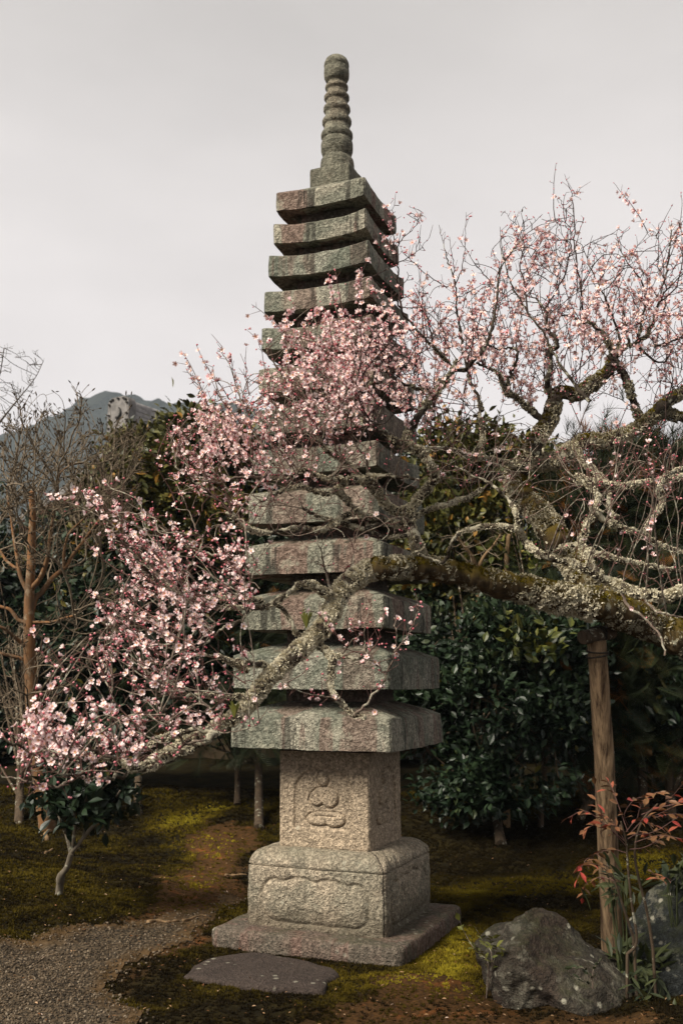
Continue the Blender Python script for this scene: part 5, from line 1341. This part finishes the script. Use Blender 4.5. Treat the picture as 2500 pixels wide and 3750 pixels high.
# ---- blossoms: three opening stages and a bud, modelled petal by petal
def blossom(open_, seed):
    r = np.random.default_rng(seed); V = []; Q = []; vt = []
    for p in range(5):
        a = p * 2 * math.pi / 5 + r.normal(0, .06); el = open_ + r.normal(0, .08)
        ca, sa = math.cos(a), math.sin(a); k = len(V)
        for i, (rr, wd) in enumerate([(.10, .06), (.38, .26), (.72, .36), (.98, .20)]):
            for s_ in (-1, 0, 1):
                lift = el + rr * .5 * (1 if open_ > .3 else .5); z = rr * math.sin(lift) * .5 + (.05 if s_ else -.02) + (.03 * r.normal() if i > 1 else 0)
                rad_ = rr * math.cos(lift * .75) * .5 + (.015 if (i == 3 and s_ == 0) else 0)
                w_ = s_ * wd * .5
                V.append([rad_ * ca - w_ * sa, rad_ * sa + w_ * ca, z]); vt.append(.25 - .7 * (1 - rr) ** 2)
        for i in range(3):
            for s_ in (0, 1): Q.append([k + i * 3 + s_, k + i * 3 + s_ + 1, k + i * 3 + s_ + 4, k + i * 3 + s_ + 3])
    T1 = []
    for i in range(12):    # stamens
        a = i * 2.4; rr = .08 + .11 * (i % 3) / 2; c, s_ = math.cos(a), math.sin(a); k = len(V)
        V += [[0, .012, .02], [0, -.012, .02], [rr * c - .022 * s_, rr * s_ + .022 * c, .17], [rr * c + .022 * s_, rr * s_ - .022 * c, .17]]; vt += [.2] * 4
        T1.append([k, k + 1, k + 3, k + 2])
    k = len(V); T2 = []
    V.append([0, 0, -.12]); vt.append(0)
    for i in range(5):
        a = (i + .5) * 2 * math.pi / 5; V.append([.13 * math.cos(a), .13 * math.sin(a), .0]); V.append([.17 * math.cos(a + .63), .17 * math.sin(a + .63), -.03]); vt += [.1, .1]
    for i in range(10): T2.append([k, k + 1 + (i + 1) % 10, k + 1 + i])
    return np.array(V), [(Q, 0, True), (T1, 1, False), (T2, 2, False)], np.array(vt)
BL = [blossom(.12, 1), blossom(.38, 2), blossom(.85, 3)]
BUDT = (np.vstack([ico * [.30, .30, .38] + [0, 0, .28], [[0, 0, -.12], [.2, 0, .12], [-.1, .17, .12], [-.1, -.17, .12]]]), [(icoF, 0, True), ([[12, 14, 13], [12, 15, 14], [12, 13, 15]], 1, False)], np.r_[ico[:, 2] * .3, 0, 0, 0, 0])
BM = [M_PETAL, M_CENT, M_CALYX]
P_ = np.array([t[0] for t in TW]); D_ = np.array([t[1] for t in TW]); R_ = np.array([t[2] for t in TW]); E_ = np.array([t[3] for t in TW])
dens, dist = near_density(P_)
dens = np.where(dist > .3, .10, dens)
clus = np.clip(.78 + 2.3 * fbm(P_, 4.2, 3, 14), .08, 1.6)
im = toimg(P_)
ok = (im[:, 0] > -60) & (im[:, 0] < 2560)
young = R_ < 0; pb = np.clip(dens * clus * np.where(R_ > .004, .3, np.where(young, 1.75, .62)), 0, 1.6) * ok
nb_ = ra.binomial(1, np.clip(pb * .215, 0, 1)) + ra.binomial(2, np.clip(pb * pb * .07, 0, 1))
idx = np.repeat(np.arange(len(P_)), nb_); n = len(idx)
Dn = D_[idx] / (np.linalg.norm(D_[idx], axis=1, keepdims=True) + 1e-9)
s_ = np.cross(Dn, ra.normal(size=(n, 3))); s_ /= np.linalg.norm(s_, axis=1, keepdims=True) + 1e-9
dirs = s_ + Dn * .2 + np.array([-.25, -.55, .40]) + ra.normal(0, .35, (n, 3))
dirs /= np.linalg.norm(dirs, axis=1, keepdims=True)
pos = P_[idx] + dirs * .009 + ra.normal(0, .004, (n, 3))
sz = ra.uniform(.0235, .0355, n) * np.interp(toimg(pos)[:, 2], [3.6, 4.6, 6.2], [.92, .95, 1.12]); typ = ra.choice(3, n, p=[.5, .33, .17]); tin = ra.normal(.55, .18, n)
rots = basis(dirs, ra.uniform(0, 6.3, n))
dd = toimg(pos)[:, 2]; inv_ = (toimg(pos)[:, 0] > 20) & (toimg(pos)[:, 0] < 2480); score = sz / dd * inv_ * np.where(typ == 2, .6, 1)
bigi = np.argsort(-score)[:100]; rest = np.ones(n, bool); rest[bigi] = False
protos = []
for t in range(3):
    mb = MB(); scatter(mb, BL[t][0], BL[t][1], np.zeros((1, 3)), np.eye(3)[None], [1.], [.5], vt=BL[t][2]); o_ = mb.build('blossom', BM, plum); protos.append(o_)
def place(proto, first, p, R3, s):
    o_ = proto if first else proto.copy()
    if not first: COL.objects.link(o_)
    o_.parent = plum
    M4 = Matrix([list(R3[0] * s) + [p[0] - plum_base[0]], list(R3[1] * s) + [p[1] - plum_base[1]], list(R3[2] * s) + [p[2] - plum_base[2]], [0, 0, 0, 1]])
    o_.matrix_basis = M4
usedp = [False] * 3
for i in bigi:
    t = typ[i]; place(protos[t], not usedp[t], pos[i], rots[i], sz[i]); usedp[t] = True
for t in range(3):
    if not usedp[t]: bpy.data.objects.remove(protos[t])
mb = MB()
for t in range(3):
    s2 = rest & (typ == t); scatter(mb, BL[t][0], BL[t][1], pos[s2], rots[s2], sz[s2], tin[s2], vt=BL[t][2])
o_ = mb.build('blossoms', BM, plum, plum_base); o_['kind'] = 'stuff'
# buds
pbud = np.clip(np.where(E_, .34, .06) * np.clip(dens * 2.0, .25, 1.0) * np.where(R_ > .004, .2, 1), 0, 1) * ok
nb2 = ra.binomial(1, pbud) + ra.binomial(1, pbud * .6); idx = np.repeat(np.arange(len(P_)), nb2); m_ = len(idx)
Dn = D_[idx] / (np.linalg.norm(D_[idx], axis=1, keepdims=True) + 1e-9); s_ = np.cross(Dn, ra.normal(size=(m_, 3)))
dirs = s_ + Dn * .5 + [0, 0, .4]; dirs /= np.linalg.norm(dirs, axis=1, keepdims=True)
posb = P_[idx] + dirs * .004 + Dn * ra.uniform(-.012, .012, (m_, 1)); szb = ra.uniform(.008, .016, m_) * 1.1
rb = basis(dirs, ra.uniform(0, 6.3, m_)); sc = szb / toimg(posb)[:, 2] * (np.abs(toimg(posb)[:, 0] - 1250) < 1200); bigb = np.argsort(-sc)[:100]; rest = np.ones(m_, bool); rest[bigb] = False
mb = MB(); scatter(mb, BUDT[0], BUDT[1], np.zeros((1, 3)), np.eye(3)[None], [1.], [.4], vt=BUDT[2]); bp = mb.build('bud', [M_BUD, M_CALYX], plum)
for k, i in enumerate(bigb): place(bp, k == 0, posb[i], rb[i], szb[i])
mb = MB(); scatter(mb, BUDT[0], BUDT[1], posb[rest], rb[rest], szb[rest], ra.uniform(0, .8, rest.sum()), vt=BUDT[2])
o_ = mb.build('buds', [M_BUD, M_CALYX], plum, plum_base); o_['kind'] = 'stuff'
print('plum: twig nodes', len(nodes) - nf, 'blossoms', n, 'buds', m_)

# ---- lichen rosettes and moss on the old wood
fl = [1, 1, .75] * np.array([[0, 0, 0], [-.5, .1, .35], [.05, -.05, .55], [.5, .12, .3], [-.35, .1, .8], [.3, .1, .85]]); flF = [[0, 1, 2], [0, 2, 3], [1, 4, 2], [2, 5, 3]]
A_ = np.array([b[0] for b in BIG]); B_ = np.array([b[1] for b in BIG]); Rb = np.array([b[2] for b in BIG]); Lb = np.array([b[3] for b in BIG])
ln = np.linalg.norm(B_ - A_, axis=1); wt = ln * np.clip(Rb, .008, .05) * np.where(Lb == 0, .55, 1.0); wt /= wt.sum()
nl = 100000; j = ra.choice(len(A_), nl, p=wt); t = ra.random((nl, 1)); c = A_[j] * (1 - t) + B_[j] * t
ax = (B_ - A_)[j] / ln[j][:, None]; o1 = np.cross(ax, ra.normal(size=(nl, 3))); o1 /= np.linalg.norm(o1, axis=1, keepdims=True) + 1e-9
p = c + o1 * Rb[j][:, None] * .97
lm = fbm(p, 7.5, 4, 31); big = Lb[j] == 0
imx = toimg(p)
patch = big & (np.exp(-(((imx[:, 0] - 2030) / 75) ** 2 + ((imx[:, 1] - 2200) / 60) ** 2)) + np.exp(-(((imx[:, 0] - 2140) / 55) ** 2 + ((imx[:, 1] - 2215) / 60) ** 2)) > .45)
topm = o1[:, 2] > .25
upr = (imx[:, 1] < 1560) & (imx[:, 0] > 1350)
isl = (~big & (lm > np.where(upr, .05, np.where(Lb[j] == 1, -.5, -.22)))) | (big & (lm > -.05)) | patch
n_ = isl.sum()
dirs = o1[isl] + ra.normal(0, .45, (n_, 3))
mb = MB(); tn = np.clip(.55 + .35 * lm[isl] + ra.normal(0, .16, n_), 0, 1); tn = np.where((big[isl] & ~patch[isl]) | upr[isl], tn * .6, tn + .12 + .15 * (Lb[j][isl] == 1))
scatter(mb, fl, [(flF, 0, False)], p[isl], basis(dirs, ra.uniform(0, 6.3, n_)), ra.uniform(.008, .020, n_) * np.clip(Rb[j][isl] / .02, .6, 1.3), tn)
pi_ = np.nonzero(patch)[0]; pi_ = np.repeat(pi_, 2); n_ = len(pi_)
scatter(mb, fl, [(flF, 0, False)], p[pi_] + o1[pi_] * ra.uniform(0, .012, (n_, 1)) + ra.normal(0, .006, (n_, 3)), basis(o1[pi_] + ra.normal(0, .5, (n_, 3)), ra.uniform(0, 6.3, n_)), ra.uniform(.012, .026, n_), np.clip(.9 + ra.normal(0, .12, n_), 0, 1))
o_ = mb.build('lichen', M_LICH, plum, plum_base); o_['kind'] = 'stuff'
ism = (topm & (lm < .3) & (Rb[j] > .03) & (Lb[j] != 1) & ~patch) & (ra.random(nl) < .9); n_ = ism.sum(); mb = MB()
scatter(mb, tv, [(tf, 0, False)], p[ism], basis(o1[ism] + ra.normal(0, .3, (n_, 3)), ra.uniform(0, 6.3, n_)), ra.uniform(.010, .022, n_), np.clip(.5 + .45 * fbm(p[ism], 5, 2, 3) + ra.normal(0, .1, n_) + .3 * (imx[ism, 0] > 2100), .15, 1))
o_ = mb.build('moss_tufts', M_MOSS, plum, plum_base); o_['kind'] = 'stuff'

# epiphytic orchids growing on the limb
for (x, y, k, d, nbl, sz_, lab) in [(560, 1830, 2, 4.55, 9, .085, 'small orchid with upright green blades growing in the fork of the lichened limb'), (1345, 200, 5, 3.85, 10, .06, 'small yellowish green orchid tuft on the lichened limb beside the lowest pagoda roof'),
                                    (700, 780, 7, 5.45, 6, .09, 'thin green blades hanging below the mossy limb, left of the post'), (1640, 960, 7, 5.6, 14, .16, 'tuft of thin green blades hanging from the mossy limb at the right edge')]:
    c = pd(x, y, d, k); o_ = thing('orchid_plant', lab, 'orchid', c); mbl = MB(); dn = -1 if 'hanging' in lab else 1
    for b_ in range(nbl):
        a = b_ * 2.4; e_ = c + np.array([math.cos(a) * .35, math.sin(a) * .2, dn * (.9 + .2 * math.sin(b_ * 3))]) * sz_; m_ = (c + e_) / 2 + [0, 0, .01]
        q = catmull([c, m_, e_], 4); sdv = np.array([math.sin(a), -math.cos(a) * .3, 0.1]); sdv = np.array([.9, .2, 0]) if abs(sdv[0]) < .3 else sdv; wd = .006 * np.sin(np.linspace(.35, 3.1, len(q)))[:, None]
        V = np.vstack([q - sdv * wd, q + sdv * wd]); nq = len(q); mbl.add(V, [[i, i + 1, nq + i + 1, nq + i] for i in range(nq - 1)], 0, .35 + .4 * (b_ % 3) / 2)
    mbl.build('leaves', M_SAP, o_, c)

# ------------------------------------------------------------------ bare tree with orange bark, left
def bare_tree(name, label, base, traced, regions, mats, seed, step=.06, di=1.0, dk=.09, tip=.0022, bias=(0, 0, .25), buds=True, iters=60, group=None, limit=12000):
    rg = np.random.default_rng(seed); o_ = thing(name, label, 'tree', base, group); FN = []; PXl = np.zeros((0, 3))
    for k, (key, pts, d0, d1, r0, r1, part) in enumerate(traced):
        q = np.array(nat(key, pts))[:, :2]
        if len(PXl):
            dd = np.hypot(PXl[:, 0] - q[0, 0], PXl[:, 1] - q[0, 1]); j = dd.argmin()
            if dd[j] < 80: d0 = PXl[j, 2]; q[0] = PXl[j, :2]
        P = np.array([pw(x, y, z) for (x, y), z in zip(q, np.linspace(d0, d1, len(q)))]); P = catmull(P, 6)
        if k == 0: P[0] = np.array(base) - [0, 0, .05]
        PXl = np.vstack([PXl, toimg(P)]); mb = MB(); tube(mb, P, r1 + (r0 - r1) * np.linspace(1, 0, len(P)) ** (2.2 if 'distant' in label else 1), 12 if r0 > .04 else 7, rough=.12, seed=k); mb.build(part, mats[0] if r0 > .012 else mats[1], o_, base); FN += list(P)
    at = []
    for poly, d, sp, cnt in regions:
        q = np.array(poly, float); g_ = 0
        while g_ < cnt:
            p = rg.uniform(q.min(0), q.max(0))
            if inpoly(p[0], p[1], q): at.append(pd(p[0], p[1], d + rg.normal(0, sp))); g_ += 1
    nodes, par, bi = colonise(FN, [-1] * len(FN), at, step, di, dk, iters, bias, .22, rg, limit)
    ch, rad, kids = chains(nodes, par, len(FN), tip, 2.75, .03); mb = MB(); mb2 = MB(); tips = []
    for c_ in ch:
        P = nodes[c_].copy(); 
        if len(P) < 2: continue
        R = np.maximum(rad[c_], tip); R[0] = R[1]
        if len(P) > 3: P[1:-1] = P[1:-1] * .5 + .25 * (P[:-2] + P[2:])
        tube(mb, P, R, 4, cap=False); tips.append((P[-1], P[-1] - P[-2]))
        for i in range(1, len(P)):
            if rg.random() < .3:
                d = P[i] - P[i - 1]; d /= np.linalg.norm(d) + 1e-9; s_ = np.cross(d, rg.normal(size=3)); s_ /= np.linalg.norm(s_) + 1e-9
                l = rg.uniform(.04, .14); e_ = P[i] + (s_ * .5 + d * .6 + [0, 0, .5]) * l; tube(mb, [P[i], e_], [tip * .9, tip * .5], 3, cap=False); tips.append((e_, s_ * .5 + d + [0, 0, .5]))
    q = mb.build('twigs', mats[1], o_, base); q['kind'] = 'stuff'
    if buds:
        tp = np.array([t[0] for t in tips]); td = np.array([t[1] for t in tips]); m_ = len(tp); mb = MB(); sz_ = rg.uniform(.016, .030, m_)
        scatter(mb, ico * [.22, .22, .8] + [0, 0, .6], [(icoF, 0, True)], tp, basis(td), sz_, rg.random(m_) * .8); q = mb.build('buds', M_GRAV, o_, base); q['kind'] = 'stuff'
    return o_
ob_ = gp(112, 1902); dO = float(toimg(ob_)[0, 2]) - .05
bare_tree('bare_tree', 'bare tree with smooth orange bark and fine upright twigs at the left', ob_, [
    ('D', [(112, 1902), (100, 1840), (90, 1760), (80, 1680), (74, 1600), (70, 1520), (68, 1440), (68, 1380), (72, 1300), (74, 1230), (76, 1180), (73, 1130)], dO, dO, .078, .024, 'trunk'),
    (4, [(180, 1680), (200, 1560), (240, 1520), (300, 1440), (380, 1370), (430, 1290), (470, 1240), (520, 1170), (580, 1100), (660, 1070)], dO, dO + .3, .030, .006, 'branch'),
    (4, [(185, 1500), (230, 1440), (270, 1340), (290, 1200), (310, 1070), (330, 960), (345, 840), (420, 780)], dO, dO - .3, .026, .006, 'branch'),
    (4, [(200, 1700), (240, 1690), (300, 1690), (360, 1670), (440, 1650)], dO, dO - .2, .016, .008, 'branch'),
    (4, [(170, 1690), (110, 1680), (60, 1620), (0, 1600), (-80, 1560)], dO, dO, .020, .012, 'branch'),
    (4, [(160, 1850), (90, 1780), (30, 1730), (-60, 1700)], dO, dO - .2, .020, .012, 'branch'),
    (4, [(180, 1910), (90, 1890), (0, 1870), (-80, 1850)], dO, dO - .1, .018, .012, 'branch'),
    (4, [(150, 1530), (120, 1430), (100, 1320), (80, 1200), (60, 1060), (40, 930)], dO, dO + .2, .022, .006, 'branch'),
    (4, [(100, 1400), (40, 1340), (0, 1280), (-60, 1240)], dO, dO + .2, .014, .010, 'branch'),
    (4, [(350, 1370), (370, 1280), (400, 1180), (480, 1100), (560, 1020)], dO, dO, .016, .006, 'branch')],
    [([(0, 980), (40, 920), (70, 1000), (110, 930), (150, 990), (200, 940), (240, 1010), (280, 980), (330, 1050), (320, 1100), (250, 1180), (200, 1200), (0, 1200)], dO, .6, 950),
     ([(0, 1180), (260, 1150), (330, 1100), (300, 1200), (220, 1300), (0, 1340)], dO, .5, 150), ([(100, 1330), (300, 1300), (330, 1500), (200, 1560), (110, 1500)], dO - .1, .4, 110), ([(0, 1500), (60, 1440), (150, 1560), (200, 1640), (0, 1720)], dO, .4, 90)],
    (M_ORANGE, M_BARETWIG), 41, tip=.0024, bias=(0, 0, .95), step=.06, dk=.08)
fb_ = pd(-160, 1850, 13.0); fb_[2] = float(H(fb_[0], fb_[1]))
bare_tree('bare_tree', 'distant bare tree with thin drooping twigs against the sky, cut by the left edge', fb_, [
    ('D', [(-160, 1850), (-150, 1500), (-130, 1200), (-90, 1080), (-30, 1010), (0, 970), (40, 920), (80, 870), (100, 830)], 13, 13, .10, .004, 'trunk'),
    ('D', [(-100, 1090), (-60, 980), (-20, 900), (0, 860), (10, 800)], 13, 13, .05, .006, 'branch')],
    [([(-60, 1000), (-60, 780), (20, 800), (100, 800), (115, 830), (90, 900), (30, 960)], 13, .4, 380)], (M_FARTWIG, M_FARTWIG), 42, step=.1, di=1.6, dk=.12, tip=.003, buds=False, bias=(0, 0, .1))
bs_ = gp(1150, 1330 + 560)
bs_ = gp(1163, 1900)
bare_tree('bare_shrub', 'leafless brown shrub above the mossy limb, right of the pagoda', bs_, [
    (7, [(640, 1500), (645, 900), (650, 600), (648, 500), (655, 400), (660, 370)], 9.9, 9.9, .035, .022, 'trunk'),
    (7, [(600, 1400), (500, 700), (490, 560), (470, 490), (420, 420), (380, 370)], 9.9, 9.7, .03, .012, 'branch'),
    (7, [(500, 560), (530, 480), (580, 420), (620, 360)], 9.8, 9.8, .02, .008, 'branch')],
    [([(990, 1230), (1150, 1180), (1180, 1320), (1060, 1350)], 9.8, .3, 160)], (M_ROOT, M_BARETWIG), 43, tip=.003, buds=False)

# ------------------------------------------------------------------ haze
hz = MB(); boxmesh(hz, -760, 760, -60, 930, -3.5, 140)
hm = bpy.data.materials.new('haze'); hm.use_nodes = True; hn = hm.node_tree
for q in list(hn.nodes): hn.nodes.remove(q)
pv_ = N(hn, 'ShaderNodeVolumePrincipled', {'Color': (.72, .83, .96, 1), 'Density': .0005, 'Anisotropy': .2}); ho = hn.nodes.new('ShaderNodeOutputMaterial'); hn.links.new(pv_.outputs[0], ho.inputs['Volume'])
if USE_HAZE:
    tag(hz.build('haze', hm), 'thin pale haze in the air', 'haze', kind='stuff')
